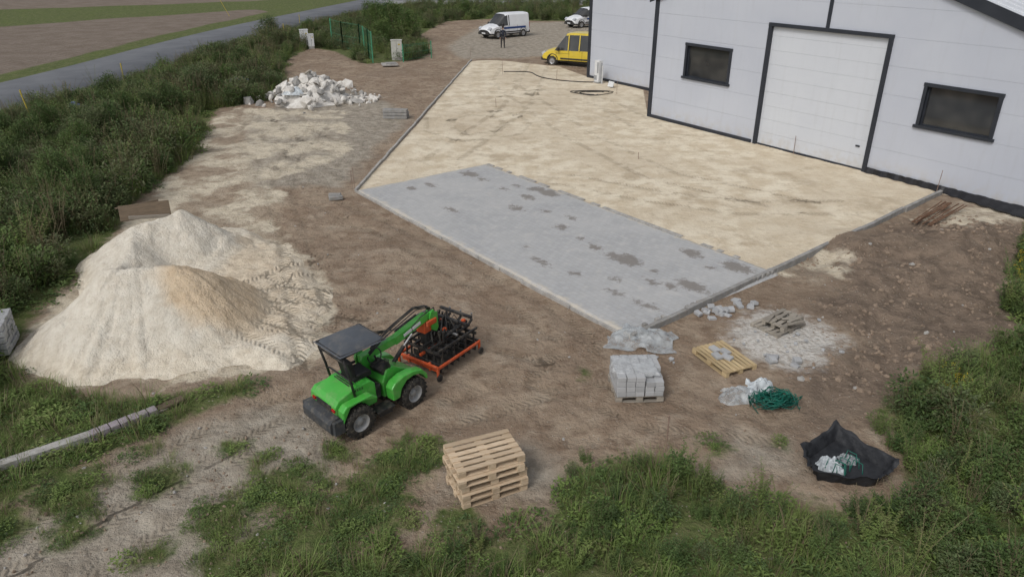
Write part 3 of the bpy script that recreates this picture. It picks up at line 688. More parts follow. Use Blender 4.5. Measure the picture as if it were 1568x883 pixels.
b.build('telescopic_boom',fr,bevel=.012)
# paving clamp carried by the boom
pc=empty('paving_clamp_attachment',(-1.62,14.15,gz(-1.7,14.2)+.05),R(55))
b=MB()
for y in (-.56,.56):
    b.box((0,y,.28),(1.45,.05,.06),ORANGE);b.box((-.72,y,.2),(.05,.05,.26),ORANGE);b.box((.72,y,.2),(.05,.05,.26),ORANGE)
    for x in (-.72,.72):
        b.lathe((x,y*1.08,.065),[(0,-.02),(.07,-.025),(.085,-.015),(.085,.015),(.07,.025),(0,.02)],TYRE,16)
b.box((-.72,0,.30),(.05,1.15,.06),ORANGE);b.box((.72,0,.30),(.05,1.15,.06),BLK);b.box((-.64,0,.17),(.04,1.05,.07),ORANGE)
b.box((0,0,.40),(1.3,.06,.06),ORANGE);b.box((-.68,-.3,.24),(.05,.05,.2),ORANGE);b.box((-.68,.3,.24),(.05,.05,.2),ORANGE)
b.box((-.42,.05,1.02),(.22,.24,.28),ORANGE);b.box((-.40,.05,.78),(.12,.18,.32),BLK);b.box((-.36,-.12,1.12),(.3,.05,.12),ORANGE)
b.build('orange_frame',pc,bevel=.012)
b=MB()
for i in range(7):
    x=-.55+i*.2;b.box((x,0,.52),(.045,1.06,.06),BLK);b.box((x+.03,0,.16),(.03,.98,.20),BLK)
for y in (-.50,-.28,-.06,.16,.38,.52):
    b.box((.05,y,.62),(1.36,.04,.05),BLK)
    for x in (-.5,-.1,.3,.6): b.box((x,y,.38),(.035,.035,.46),BLK)
for k in range(18):
    x=random.uniform(-.35,.68);y=random.uniform(-.5,.5);b.cyl((x,y,.62),(x+random.uniform(-.05,.05),y+random.uniform(-.1,.1),.90),.026,BLK,seg=8)
b.cyl((-.2,-.3,.74),(.6,-.3,.78),.04,BLK);b.cyl((-.2,.28,.76),(.6,.28,.78),.04,BLK);b.cyl((.1,-.45,.70),(.1,.45,.70),.03,STEEL)
b.box((.1,0,.76),(.34,.28,.14),BLK);b.box((.42,.02,.80),(.07,.95,.08),BLK);b.box((-.15,.0,.88),(.5,.07,.07),BLK);b.box((.2,.0,.96),(.06,.8,.06),BLK);b.box((.6,.0,.92),(.06,.9,.06),BLK)
for x,y in ((.25,.12),(-.05,-.22),(.5,-.3)): b.box((x,y,.84),(.08,.07,.06),ORANGE)
for k in range(12):
    x0,y0=random.uniform(-.4,.2),random.uniform(-.3,.3);x1,y1=random.uniform(-.1,.6),random.uniform(-.45,.45)
    b.tube([(x0,y0,.8),((x0+x1)/2,(y0+y1)/2,random.uniform(.98,1.2)),(x1,y1,.75)],.012,BLK,6)
for x,a in ((.72,.35),(.76,-.25),(.74,.05)): b.box((x,a,.64),(.25,.05,.04),BLK,(0,R(-30),0));b.cyl((x+.1,a,.72),(x+.1,a,.86),.022,STEEL,seg=8)
b.build('clamp_grid',pc,bevel=.005,seg=1)

# ------------------------------------------------------------------ site objects
def woodmat(name,c1,c2):
    t=NT(name);p=t.obj();mp=t.n('ShaderNodeMapping');t.put(mp.inputs[0],p);mp.inputs[3].default_value=(2,14,14)
    n=t.noise(mp.outputs[0],2,5,.65);isl=t.n('ShaderNodeNewGeometry').outputs['Random Per Island']
    c=t.mix(t.ss(n,.3,.7),c1,c2);c=t.mix(t.mul(isl,.6),c,tuple(x*.5 for x in c2));t.bsdf(c,.85,0,t.bump(n,.4,.01),.2);return t.m
WOOD=woodmat('pallet_wood_fresh',(.66,.53,.38),(.52,.39,.26));WOODY=woodmat('pallet_wood_yellow',(.60,.48,.29),(.46,.34,.19));WOODG=woodmat('weathered_wood',(.42,.38,.32),(.28,.25,.21));WOODB=woodmat('brown_plank',(.20,.15,.105),(.13,.10,.07))
def pallet(b,x,y,z,rot,m,L=1.2,W=.8,nb=6,miss=()):
    M=Matrix.Rotation(rot,3,'Z')
    def bx(c,s):
        c=M@Vector(c);b.box((c.x+x,c.y+y,c.z+z),s,m,(0,random.uniform(-.006,.006),rot+random.uniform(-.01,.01)))
    for i in range(3): bx((0,-W/2+.05+i*(W-.1)/2,.011),(L,.1,.022))
    for i in range(3):
        for j in range(3): bx((-L/2+.07+i*(L-.14)/2,-W/2+.05+j*(W-.1)/2,.061),(.14,.1,.078))
    for i in range(3): bx((-L/2+.07+i*(L-.14)/2,0,.111),(.14,W,.022))
    for j in range(nb):
        if j in miss: continue
        wd=W/nb*.74;bx((random.uniform(-.01,.01),-W/2+wd/2+j*(W-wd)/(nb-1),.133),(L,wd*random.uniform(.92,1.08),.022))
b=MB()
for k in range(5): pallet(b,random.uniform(-.05,.05),random.uniform(-.05,.05),k*.146,R(22)+random.uniform(-.08,.08),WOOD)
b.build('wooden_pallet_stack',bevel=.004,seg=1,loc=(-.47,10.0,gz(-.47,10.0)+.02))
BLOCK=NT('paver_block');p=BLOCK.obj();isl=BLOCK.n('ShaderNodeNewGeometry').outputs['Random Per Island'];c=BLOCK.mix(isl,(.35,.355,.36),(.45,.455,.46));c=BLOCK.mix(BLOCK.mul(BLOCK.noise(p,25,4),.3),c,(.22,.22,.22));BLOCK.bsdf(c,.9,0,BLOCK.bump(BLOCK.noise(p,60,3),.5,.01),.2);BLOCKM=BLOCK.m
def film(name,loc,sx_,sy_,h,m,seed,rotz=0,base=.0,shape=1,parent=None):
    n=46;xs_=np.linspace(-1,1,n);X_,Y_=np.meshgrid(xs_,xs_);X_=X_.ravel();Y_=Y_.ravel()
    r=1-np.abs(fbm(X_*2.2+seed,Y_*2.2,3,seed))*3.2;r2=np.abs(fbm(X_*5+seed,Y_*5,2,seed+5))*2
    e_=np.clip(1-np.maximum(np.abs(X_),np.abs(Y_))**3,0,1) if shape==0 else np.clip(1-(X_**2+Y_**2)*(.5+1.5*vnoise(X_*2+9,Y_*2,seed)),-.3,1)
    z=h*(e_*(.15+.85*r)+.25*r2)*np.where(e_>0,1,0)-np.where(e_<=0.02,.06,0)+base
    xx=X_*sx_*(1+.15*fbm(Y_*2,X_*2,2,seed+3)*2);yy=Y_*sy_*(1+.15*fbm(Y_*2+5,X_*2,2,seed+4)*2)
    me=grid_mesh(name,n,n,np.stack([xx,yy,z],1));me.materials.append(m)
    o=bpy.data.objects.new(name,me);COL.objects.link(o);o.location=loc;o.rotation_euler[2]=rotz
    if parent: o.parent=parent
    return o
def plastic(name,c,alpha=.75,rough=.25):
    t=NT(name);p=t.obj();f=t.noise(p,4,3,.6);tr=t.n('ShaderNodeBsdfTransparent');b_=t.n('ShaderNodeBsdfPrincipled')
    t.put(b_.inputs['Base Color'],t.mix(f,c,tuple(x*.8 for x in c)));b_.inputs['Roughness'].default_value=rough;t.put(b_.inputs['Normal'],t.bump(t.noise(p,9,3,.6),.6,.04))
    mx=t.n('ShaderNodeMixShader');t.put(mx.inputs[0],t.ss(f,.25,.7,alpha-.3,min(alpha+.2,1)));t.t.links.new(tr.outputs[0],mx.inputs[1]);t.t.links.new(b_.outputs[0],mx.inputs[2]);t.t.links.new(mx.outputs[0],t.out.inputs[0]);return t.m
FILM=plastic('clear_film',(.66,.68,.69),.5);FILMW=plastic('white_film',(.62,.67,.70),.8);FILMC=plastic('crumpled_clear_film',(.56,.60,.62),.5)
bp=empty('paver_block_pallet',(2.6,12.98,gz(2.6,13)+.02),R(3))
b=MB();pallet(b,0,0,0,0,WOODG,1.0,.9,5);b.build('pallet',bp,bevel=.004,seg=1)
b=MB()
for kz in range(4):
    for i in range(5):
        for j in range(5):
            if kz==3 and (i,j) in ((4,0),(3,0),(4,1)): continue
            b.box((-.39+i*.195+random.uniform(-.009,.009),-.37+j*.185+random.uniform(-.009,.009),.145+.06+kz*.115),(.183,.170,.109),BLOCKM,(0,0,random.uniform(-.03,.03)))
b.build('paver_blocks',bp,bevel=.008)
film('wrap_film',(-.05,.08,.61),.45,.38,.03,FILM,3,shape=0,parent=bp)
fp=empty('pallet_with_slabs',(4.78,14.17,gz(4.78,14.17)+.02),R(-66))
b=MB();pallet(b,0,0,0,0,WOODY,1.2,.85,8);b.build('pallet',fp,bevel=.004,seg=1)
b=MB()
for i,(x,y,rz) in enumerate(((-.1,.1,.1),(.12,-.02,.35),(-.28,-.05,.05),(.0,-.2,-.1))): b.box((x,y,.175+.005*i),(.24,.16,.06),BLOCKM,(0,0,rz))
b.build('slabs',fp,bevel=.006)
b=MB();pallet(b,0,0,0,R(35),WOODG,1.1,.8,6,(3,));pallet(b,.12,.04,.13,R(40),WOODG,.9,.6,4)
for k in range(6): b.box((random.uniform(-.4,.4),random.uniform(-.3,.3),.30),(.5,.08,.03),WOODG,(random.uniform(-.1,.1),random.uniform(-.1,.1),R(35)+random.uniform(-.5,.5)))
b.build('broken_pallet',bevel=.004,seg=1,loc=(6.52,15.75,gz(6.5,15.7)-.06))
b=MB()
def scatter_blocks(b,cx,cy,n,sx_,sy_,sz=(.2,.16,.08)):
    for i in range(n):
        x=random.gauss(cx,sx_);y=random.gauss(cy,sy_);b.box((x,y,gz(x,y)+.03+random.choice((0,0,.05))),tuple(s*random.uniform(.8,1.1) for s in sz),BLOCKM,(random.uniform(-.25,.25),random.uniform(-.25,.25),random.uniform(0,3)))
scatter_blocks(b,5.25,16.5,12,.22,.16);scatter_blocks(b,6.0,17.0,6,.18,.12);scatter_blocks(b,6.2,14.1,7,.3,.15);scatter_blocks(b,4.7,16.3,3,.2,.15);scatter_blocks(b,7.2,15.2,6,.4,.4,(.1,.08,.05));scatter_blocks(b,3.4,14.4,3,.2,.2,(.1,.1,.05));scatter_blocks(b,5.8,14.8,12,.8,.6,(.06,.05,.04))
b.build('loose_paver_blocks',bevel=.008)
film('crumpled_plastic_sheet',(3.08,15.12,gz(2.95,15)+.06),.80,.55,.20,FILMC,12,R(-10))
film('crumpled_plastic_sheet',(4.72,12.75,gz(4.7,12.7)+.03),.5,.32,.18,FILMC,23,R(10))
film('crumpled_plastic_sheet',(5.25,12.98,gz(5.3,12.9)+.04),.34,.32,.24,FILMW,31,R(60))
STRAP=pm('green_strapping',(.01,.13,.09),(.01,.09,.07),5,.4)
b=MB()
for k in range(38):
    a0=random.uniform(0,6.28);rx,ry=random.uniform(.15,.42),random.uniform(.12,.30);cx,cy=random.gauss(0,.14),random.gauss(0,.09);ph=random.uniform(0,6.28);pts=[]
    for i in range(13):
        a=a0+i/12*random.uniform(3.0,5.4);pts.append((cx+rx*math.cos(a),cy+ry*math.sin(a),.05+.25*abs(math.sin(a*1.3+ph))*random.uniform(.4,1)))
    b.tube(pts,.010,STRAP,5)
b.build('green_strapping_tangle',loc=(5.35,12.42,gz(5.3,12.5)))
BAGM=pm('black_woven_bag',(.016,.017,.02),(.034,.036,.04),5,.6,bump=.8,bs=14)
bg=empty('black_bulk_bag',(6.0,10.5,gz(6,10.5)-.02),0)
cor=[(-.72,.22),(.18,.92),(.82,-.18),(.36,-.62),(-.75,-.45)]
b=MB();rim=[];n=12
for i in range(5):
    a=Vector(cor[i]);c_=Vector(cor[(i+1)%5])
    for k in range(n):
        f=k/n;rim.append(a*(1-f)+c_*f)
vs=[];lv=8;N_=len(rim)
for j in range(lv+1):
    f=j/lv
    for i,q in enumerate(rim):
        cn=abs(((i%n)/n)-.5)*2
        h=(.30+.10*cn**2+.03*math.sin(i*1.3))*f;k=.80+.20*f+.03*math.sin(i*1.7+j*.9)
        if j==lv: k*=1.05;h-=.04
        vs.append((q.x*k,q.y*k,h))
fs=[(j*N_+i,j*N_+(i+1)%N_,(j+1)*N_+(i+1)%N_,(j+1)*N_+i) for j in range(lv) for i in range(N_)]
b.add(vs,fs,BAGM,True)
b.add([(q.x*.81,q.y*.81,.06) for q in rim],[tuple(range(N_))],BAGM)
b.build('bag_shell',bg)
film('plastic_waste',(-.28,-.08,.06),.24,.26,.22,FILMW,44,parent=bg)
film('plastic_waste_sheet',(.1,.15,.05),.2,.16,.14,FILMC,47,parent=bg)
b=MB()
for k in range(8):
    x,y=random.uniform(-.45,.1),random.uniform(-.3,.2);b.tube([(x,y,.12),(x+.08,y+.1,.24),(x+.2,y,.22),(x+.15,y-.15,.12)],.010,STRAP,5)
b.build('strap_waste',bg)
FOILB=plastic('printed_wrap',(.38,.33,.36),.9,.35)
b=MB();pts=[(-11.5,8.5),(-10.3,9.5),(-9.2,10.4),(-8.0,11.3)]
for a,c_ in zip(pts[:-1],pts[1:]):
    a=Vector(a);c_=Vector(c_);d=c_-a;b.box(((a.x+c_.x)/2,(a.y+c_.y)/2,.10),(d.length-.02,.2,.16),CONC,(0,0,math.atan2(d.y,d.x)))
for k in range(7):
    f=k/7;x=-7.95+f*.9;y=11.35+f*.85;b.box((x,y,.1),(.16,.2,.17),FOILB,(random.uniform(-.1,.1),random.uniform(-.1,.1),R(43)))
b.box((-6.95,12.35,.12),(.55,.2,.05),WOODB,(0,R(-8),R(35)));b.box((-7.15,12.1,.08),(.5,.15,.04),WOODG,(0,0,R(50)))
b.build('kerb_stone_row',bevel=.01,loc=(0,0,gz(-9,10.4)))
b=MB()
for k in range(3):
    for j in range(3-k//2): b.box((0,-.22+j*.2,.09+k*.17),(1.3,.17,.15),CONCD,(0,0,random.uniform(-.03,.03)))
b.build('kerb_stone_stack',bevel=.01,loc=(-6.25,39.5,gz(-6.2,39.5)),rotz=R(-6))
b=MB();b.box((0,0,.07),(.45,.18,.14),CONCD);b.box((.1,-.3,.07),(.5,.18,.14),CONCD,(0,0,.3))
b.build('loose_kerb_stones',bevel=.02,loc=(-6.55,25.8,gz(-6.5,25.7)))
b=MB()
for kz in range(5):
    for i in range(5):
        for j in range(5): b.box((-.4+i*.2+random.uniform(-.02,.02),-.4+j*.2,.1+kz*.15),(.19,.19,.13),BLOCKM,(0,0,random.uniform(-.12,.12)))
b.build('paver_block_stack',bevel=.012,loc=(-12.05,14.6,.0),rotz=R(20))
b=MB();b.box((0,0,.30),(1.5,.05,.5),WOODB,(R(-30),0,0));b.box((.1,-.22,.15),(1.2,.08,.1),WOODG,(0,R(5),0));b.box((-.2,.15,.5),(1.3,.1,.04),WOODB,(0,R(-4),.05))
b.build('wooden_board',bevel=.006,loc=(-11.9,22.4,.35),rotz=R(25))
RUST=pm('rusty_steel',(.20,.11,.065),(.12,.07,.045),8,.8)
b=MB()
for k in range(12):
    o_=random.uniform(-.35,.35);a=random.uniform(-.06,.06);b.cyl((-1.5,o_,.05+.02*(k%3)),(1.5,o_+a*3,.05+.02*(k%3)),.02,RUST,seg=6)
b.build('steel_bar_bundle',loc=(14.6,23.75,gz(14.6,23.7)+.1),rotz=R(43))
PINK=pm('stake_steel',(.28,.2,.16),(.2,.13,.1),8,.7)
def stake(x,y,h,lean=.05):
    b=MB();b.cyl((0,0,-.1),(random.uniform(-lean,lean),random.uniform(-lean,lean),h),.012,PINK,seg=6);b.build('steel_stake',loc=(x,y,gz(x,y)))
for x,y,h in ((-.65,53.2,1.1),(12.56,31.93,.8),(13.88,30.85,.8),(-5.95,26.5,.9),(-6.1,26.7,.75),(2.85,10.89,.8),(-6.36,50.5,.7),(-3.35,60.3,.9),(3.0,50.5,.8),(15.9,26.2,.9),(-4.95,37.7,.7),(6.5,46,.8),(5.5,31,.3),(-.9,42,.5)): stake(x,y,h)
YEL=pm('yellow_plastic',(.50,.39,.06),(.4,.31,.05),4,.6)
for x,y,h,l in ((-25.6,49.3,1.5,0),(-24.3,37.0,1.7,-.2),(-36,98.8,2.4,-.9),(-21.8,73.4,1.5,0),(-24.2,88,1.2,0)):
    b=MB();b.cyl((0,0,-.1),(l,0,h*.8),.028,YEL,seg=8);b.cyl((l,0,h*.8),(l*1.12,0,h),.036,YEL,seg=8);b.build('yellow_marker_post',loc=(x,y,gz(x,y)))
CAB=pm('cabinet_beige',(.50,.50,.46),(.42,.42,.38),3,.6,dust=.2)
def cabinet(x,y,w,d,h,rz,m=CAB):
    b=MB();b.box((0,0,.12),(w*.95,d*.9,.24),CONC);b.box((0,0,.22+h/2),(w,d,h),m);b.box((0,0,.24+h),(w*1.08,d*1.15,.05),m);b.box((0,-d/2-.005,.22+h/2),(.015,.012,h*.9),BLACKP);b.box((w*.1,-d/2-.01,.25+h*.5),(.03,.02,.1),BLACKP);b.box((w*.25,-d/2-.006,.25+h*.75),(w*.2,.01,.1),YEL)
    b.build('utility_cabinet',bevel=.01,loc=(x,y,gz(x,y)),rotz=rz)
cabinet(-9.25,61.0,.85,.4,1.3,R(5));cabinet(-18.6,68.5,.7,.4,1.3,R(20),WHITEP);cabinet(-17.9,68.0,.5,.35,1.0,R(20),WHITEP)
b=MB();b.box((0,0,.05),(1.2,1.0,.12),CONC);b.box((.1,0,.14),(.8,.7,.06),CONCD);b.build('concrete_manhole_cover',bevel=.01,loc=(-9.4,57.9,0),rotz=.3)
FG=pm('fence_green',(.06,.26,.15),(.05,.2,.11),4,.5)
def fence(pts,h=1.7):
    b=MB()
    for a,c_ in zip(pts[:-1],pts[1:]):
        a=Vector(a);c_=Vector(c_);d=c_-a;L_=d.length;n=max(1,round(L_/2.5));an=math.atan2(d.y,d.x)
        for k in range(n+1):
            q=a+d*k/n;z=gz(q.x,q.y);b.box((q.x,q.y,z+h/2),(.08,.08,h+.1),FG)
        for zz in (.1,.6,1.1,h-.1): m_=(a+c_)/2;b.box((m_.x,m_.y,zz),(L_,.012,.015),FG,(0,0,an))
        for k in range(int(L_/.2)):
            q=a+d*(k*.2/L_);b.box((q.x,q.y,h/2),(.006,.006,h-.1),FG,(0,0,an))
    b.build('green_mesh_fence')
fence([(-16.5,70),(-15.0,67.5),(-13.0,65.2),(-11.6,61.5),(-10.9,59.2)],2.3);fence([(-8.6,59.8),(-6.6,62)],1.3)
LIME=pm('lime_rubble',(.70,.68,.64),(.50,.47,.43),3,.95,bump=.8,bs=10)
b=MB()
def chunk(b,x,y,z,r,m):
    phi=(1+5**.5)/2;V=[(-1,phi,0),(1,phi,0),(-1,-phi,0),(1,-phi,0),(0,-1,phi),(0,1,phi),(0,-1,-phi),(0,1,-phi),(phi,0,-1),(phi,0,1),(-phi,0,-1),(-phi,0,1)]
    Fc=[(0,11,5),(0,5,1),(0,1,7),(0,7,10),(0,10,11),(1,5,9),(5,11,4),(11,10,2),(10,7,6),(7,1,8),(3,9,4),(3,4,2),(3,2,6),(3,6,8),(3,8,9),(4,9,5),(2,4,11),(6,2,10),(8,6,7),(9,8,1)]
    M=Euler((random.uniform(0,6),random.uniform(0,6),random.uniform(0,6))).to_matrix();sc=Vector((random.uniform(.6,1.2),random.uniform(.6,1.2),random.uniform(.35,.8)))
    vs=[]
    for v in V:
        w_=Vector(v)*.53*r*random.uniform(.75,1.2);w_=Vector((w_.x*sc.x,w_.y*sc.y,w_.z*sc.z));w_=M@w_;vs.append((w_.x+x,w_.y+y,w_.z+z))
    b.add(vs,Fc,m)
for k in range(320):
    a=random.uniform(0,6.28);r_=abs(random.gauss(0,1));x=-12+math.cos(a)*r_*1.5;y=44.5+math.sin(a)*r_*1.8;h=max(0,1.5-r_*.75)
    chunk(b,x,y,h*random.uniform(.6,1.02)+.05,random.choice((.1,.14,.18,.25,.42))*random.uniform(.7,1.1),random.choice((LIME,LIME,LIME,CONC,CONCD)))
for k in range(110):
    x=random.uniform(-13,-8);y=44.2+random.gauss(0,.7);chunk(b,x,y,.06,random.uniform(.05,.2),LIME)
vs=[];n=16
for j in range(6):
    for i in range(n):
        a=i/n*6.283;r_=[2.3,1.8,1.3,.8,.4,.05][j];vs.append((-12+math.cos(a)*r_*1.1*random.uniform(.85,1.15),44.4+math.sin(a)*r_*random.uniform(.85,1.15),[-.1,.25,.7,1.05,1.25,1.3][j]))
b.add(vs,[(j*n+i,j*n+(i+1)%n,(j+1)*n+(i+1)%n,(j+1)*n+i) for j in range(5) for i in range(n)],LIME)
b.box((-12.4,44.0,1.35),(1.3,.12,.08),WOODG,(.2,R(-30),.6));b.box((-11.4,43.6,1.0),(1.2,.15,.05),WOODB,(.3,.3,1.6))
b.build('rubble_pile')
film('crumpled_plastic_sheet',(-12.6,43.3,.6),.8,.6,.3,FILMW,51)
BLUE=plastic('blue_tarp_film',(.09,.13,.24),.85,.4)
film('blue_tarpaulin',(-17.0,46.6,.75),.6,.3,.22,BLUE,61);film('blue_tarpaulin',(-22.6,38,.9),.4,.25,.2,BLUE,66)
HOSE=pm('black_hose',(.02,.02,.02),(.04,.035,.03),8,.6)
b=MB();pts=[]
for i in range(60):
    f=i/59;pts.append((-.6+f*6.2+.5*math.sin(f*9),54.5-f*4.5+.8*math.sin(f*6.5),.03))
b.tube(pts,.035,HOSE,6);b.build('black_hose')
b=MB()
for k in range(3): 
    pts=[(1.3*math.cos(a)*(.5+.2*k)+.2*math.sin(3*a+k),.9*math.sin(a)*(.5+.2*k)+.2*math.cos(2*a),.03+.01*k) for a in [i*.35 for i in range(14+2*k)]]
    b.tube(pts,.022,HOSE,6)
b.build('black_hose',loc=(5.0,46.3,0))

# ------------------------------------------------------------------ PERSON
SKIN=pm('skin',(.45,.28,.2),(.4,.24,.17),5,.6);JACK=pm('dark_jacket',(.035,.04,.055),(.025,.028,.04),5,.85);TROU=pm('dark_trousers',(.05,.048,.05),(.06,.055,.05),5,.9);HAIR=pm('dark_hair',(.03,.02,.015),(.02,.015,.01),9,.8)
pe=empty('standing_worker',(-.82,68.2,gz(-.8,68.2)),R(-80))
def skin(name,verts,edges,radii,m,root,parent,sub=2):
    me=bpy.data.meshes.new(name);me.from_pydata(verts,edges,[]);me.materials.append(m)
    o=bpy.data.objects.new(name,me);COL.objects.link(o);o.parent=parent
    sk=o.modifiers.new('skin','SKIN')
    if not me.skin_vertices: me.skin_vertices.new(name='')
    for i,r in enumerate(radii):
        me.skin_vertices[0].data[i].radius=(r,r) if not isinstance(r,tuple) else r
        me.skin_vertices[0].data[i].use_root=(i==root)
    sk.use_smooth_shade=True
    s_=o.modifiers.new('sub','SUBSURF');s_.levels=sub;s_.render_levels=sub
    return o
V=[(0,0,.98),(0,0,1.14),(0.01,0,1.32),(0,0,1.47),(0.01,0,1.55),(0,.19,1.44),(0.02,.25,1.16),(.10,.24,.93),(0,-.19,1.44),(-.02,-.25,1.16),(.08,-.26,.93)]
E=[(0,1),(1,2),(2,3),(3,4),(3,5),(5,6),(6,7),(3,8),(8,9),(9,10)]
skin('jacket',V,E,[(.15,.13),(.16,.125),(.18,.13),(.10,.09),.055,.08,.06,.045,.08,.06,.045],JACK,0,pe)
V=[(0,0,.99),(0,.10,.90),(.03,.12,.50),(0,.13,.09),(.13,.15,.04),(0,-.10,.90),(.0,-.13,.50),(-.03,-.14,.09),(.10,-.17,.04)]
E=[(0,1),(1,2),(2,3),(3,4),(0,5),(5,6),(6,7),(7,8)]
skin('trousers_and_boots',V,E,[.15,.105,.075,.06,.045,.105,.075,.06,.045],TROU,0,pe)
V=[(0.01,0,1.50),(0.01,0,1.58),(.02,0,1.66),(.015,0,1.76),(.105,0,1.655),(.075,0,1.60),(.0,.085,1.66),(.0,-.085,1.66)];E=[(0,1),(1,2),(2,3),(2,4),(2,5),(2,6),(2,7)]
skin('head',V,E,[.05,.055,.085,.06,.016,.04,.02,.02],SKIN,2,pe)
V=[(-.03,0,1.66),(-.015,0,1.74),(.035,0,1.775)];skin('hair',V,[(0,1),(1,2)],[.08,.088,.06],HAIR,1,pe)
for sgn,hx,hy in ((1,.10,.24),(-1,.08,-.26)):
    V=[(hx,hy,.93),(hx+.02,hy,.86),(hx+.03,hy,.83)];E=[(0,1),(1,2)];rr=[.026,.036,.03]
    for k,(dx,ln) in enumerate(((-.03,.055),(-.01,.07),(.012,.065),(.032,.05))):
        i=len(V);V+=[(hx+.03+dx,hy,.80),(hx+.035+dx,hy-.01*sgn,.80-ln*.5),(hx+.03+dx,hy-.025*sgn,.80-ln)];E+=[(2,i),(i,i+1),(i+1,i+2)];rr+=[.0095,.009,.008]
    i=len(V);V+=[(hx+.06,hy-.01*sgn,.85),(hx+.075,hy-.02*sgn,.81)];E+=[(1,i),(i,i+1)];rr+=[.012,.010]
    skin('hand',V,E,rr,SKIN,0,pe,1)

# ------------------------------------------------------------------ VEGETATION
def leafmat(name,cols,trans=.3,patch=.35):
    t=NT(name);p=t.pos();rnd=t.n('ShaderNodeObjectInfo').outputs['Random'];lr=t.attr('lr')
    big=t.noise(p,patch,3,.6);big2=t.noise(p,patch*3.1,3,.6)
    c=t.mix(t.ss(big,.38,.62),cols[0],cols[1]);c=t.mix(t.mul(t.ss(big2,.5,.66),.75),c,cols[2])
    c=t.mix(t.mul(t.ss(rnd,.4,1.0),.7),c,cols[3]);c=t.mix(t.mul(lr,.45),c,tuple(min(1,x*1.8) for x in cols[1]))
    b_=t.n('ShaderNodeBsdfPrincipled');t.put(b_.inputs['Base Color'],c);b_.inputs['Roughness'].default_value=.6;b_.inputs['Specular IOR Level'].default_value=.25
    tr=t.n('ShaderNodeBsdfTranslucent');t.put(tr.inputs[0],c);mx=t.n('ShaderNodeMixShader');mx.inputs[0].default_value=trans
    t.t.links.new(b_.outputs[0],mx.inputs[1]);t.t.links.new(tr.outputs[0],mx.inputs[2]);t.t.links.new(mx.outputs[0],t.out.inputs[0]);return t.m
LG=leafmat('weed_leaves',[(.06,.105,.035),(.10,.15,.045),(.155,.185,.06),(.05,.075,.035)])
LB=leafmat('bush_leaves',[(.075,.11,.05),(.115,.15,.06),(.18,.15,.10),(.10,.085,.055)])
GB=leafmat('grass_blades',[(.11,.18,.045),(.165,.22,.065),(.25,.235,.11),(.09,.13,.04)])
DRY=leafmat('dry_stems',[(.22,.185,.11),(.18,.145,.09),(.26,.23,.12),(.14,.105,.07)])
RED=leafmat('reddish_weed',[(.17,.125,.085),(.13,.13,.06),(.21,.14,.095),(.10,.085,.055)])
YFL=leafmat('yellow_flowers',[(.55,.42,.02),(.5,.36,.02),(.6,.45,.03),(.5,.4,.02)],.2)
class LM:
    def __init__(s): s.v=[];s.f=[];s.m=[];s.r=[];s.mats=[]
    def mt(s,m):
        if m not in s.mats: s.mats.append(m)
        return s.mats.index(m)
    def leaf(s,p,d,up,L,W,m):
        d=d.normalized();sd=d.cross(up)
        if sd.length<1e-3: sd=Vector((1,0,0))
        sd.normalize();nn=sd.cross(d);o=len(s.v);lr=random.random()
        s.v+=[p,p+d*L*.45+sd*W/2+nn*W*.2,p+d*L-nn*L*.08,p+d*L*.45-sd*W/2+nn*W*.2];s.r+=[lr]*4
        i=s.mt(m);s.f+=[(o,o+1,o+2),(o,o+2,o+3)];s.m+=[i,i]
    def stem(s,pts,r,m):
        for a,c_ in zip(pts[:-1],pts[1:]):
            o=len(s.v);s.v+=[a+Vector((r,0,0)),a-Vector((r*.5,r*.8,0)),c_-Vector((r*.5,r*.8,0)),c_+Vector((r,0,0)),a-Vector((r*.5,-r*.8,0)),c_-Vector((r*.5,-r*.8,0))];s.r+=[.3]*6
            i=s.mt(m);s.f+=[(o,o+1,o+2,o+3),(o+1,o+4,o+5,o+2),(o+4,o,o+3,o+5)];s.m+=[i]*3
    def blade(s,p,az,L,w,lean,m):
        o=len(s.v);lr=random.random();d=Vector((math.cos(az),math.sin(az),0));sd=Vector((-d.y,d.x,0));n=3
        for k in range(n+1):
            f=k/n;q=p+d*(lean*L*f*f)+Vector((0,0,L*f*(1-.35*lean*f)));ww=w*(1-f)*.5+.001
            s.v+=[q+sd*ww,q-sd*ww];s.r+=[lr]*2
        i=s.mt(m)
        for k in range(n): s.f.append((o+2*k,o+2*k+1,o+2*k+3,o+2*k+2));s.m.append(i)
    def make(s,name):
        me=bpy.data.meshes.new(name);me.from_pydata([tuple(v) for v in s.v],[],s.f)
        for m in s.mats: me.materials.append(m)
        me.polygons.foreach_set('material_index',s.m);a=me.attributes.new('lr','FLOAT','POINT');a.data.foreach_set('value',s.r);me.update()
        return bpy.data.objects.new(name,me)
U_=random.uniform
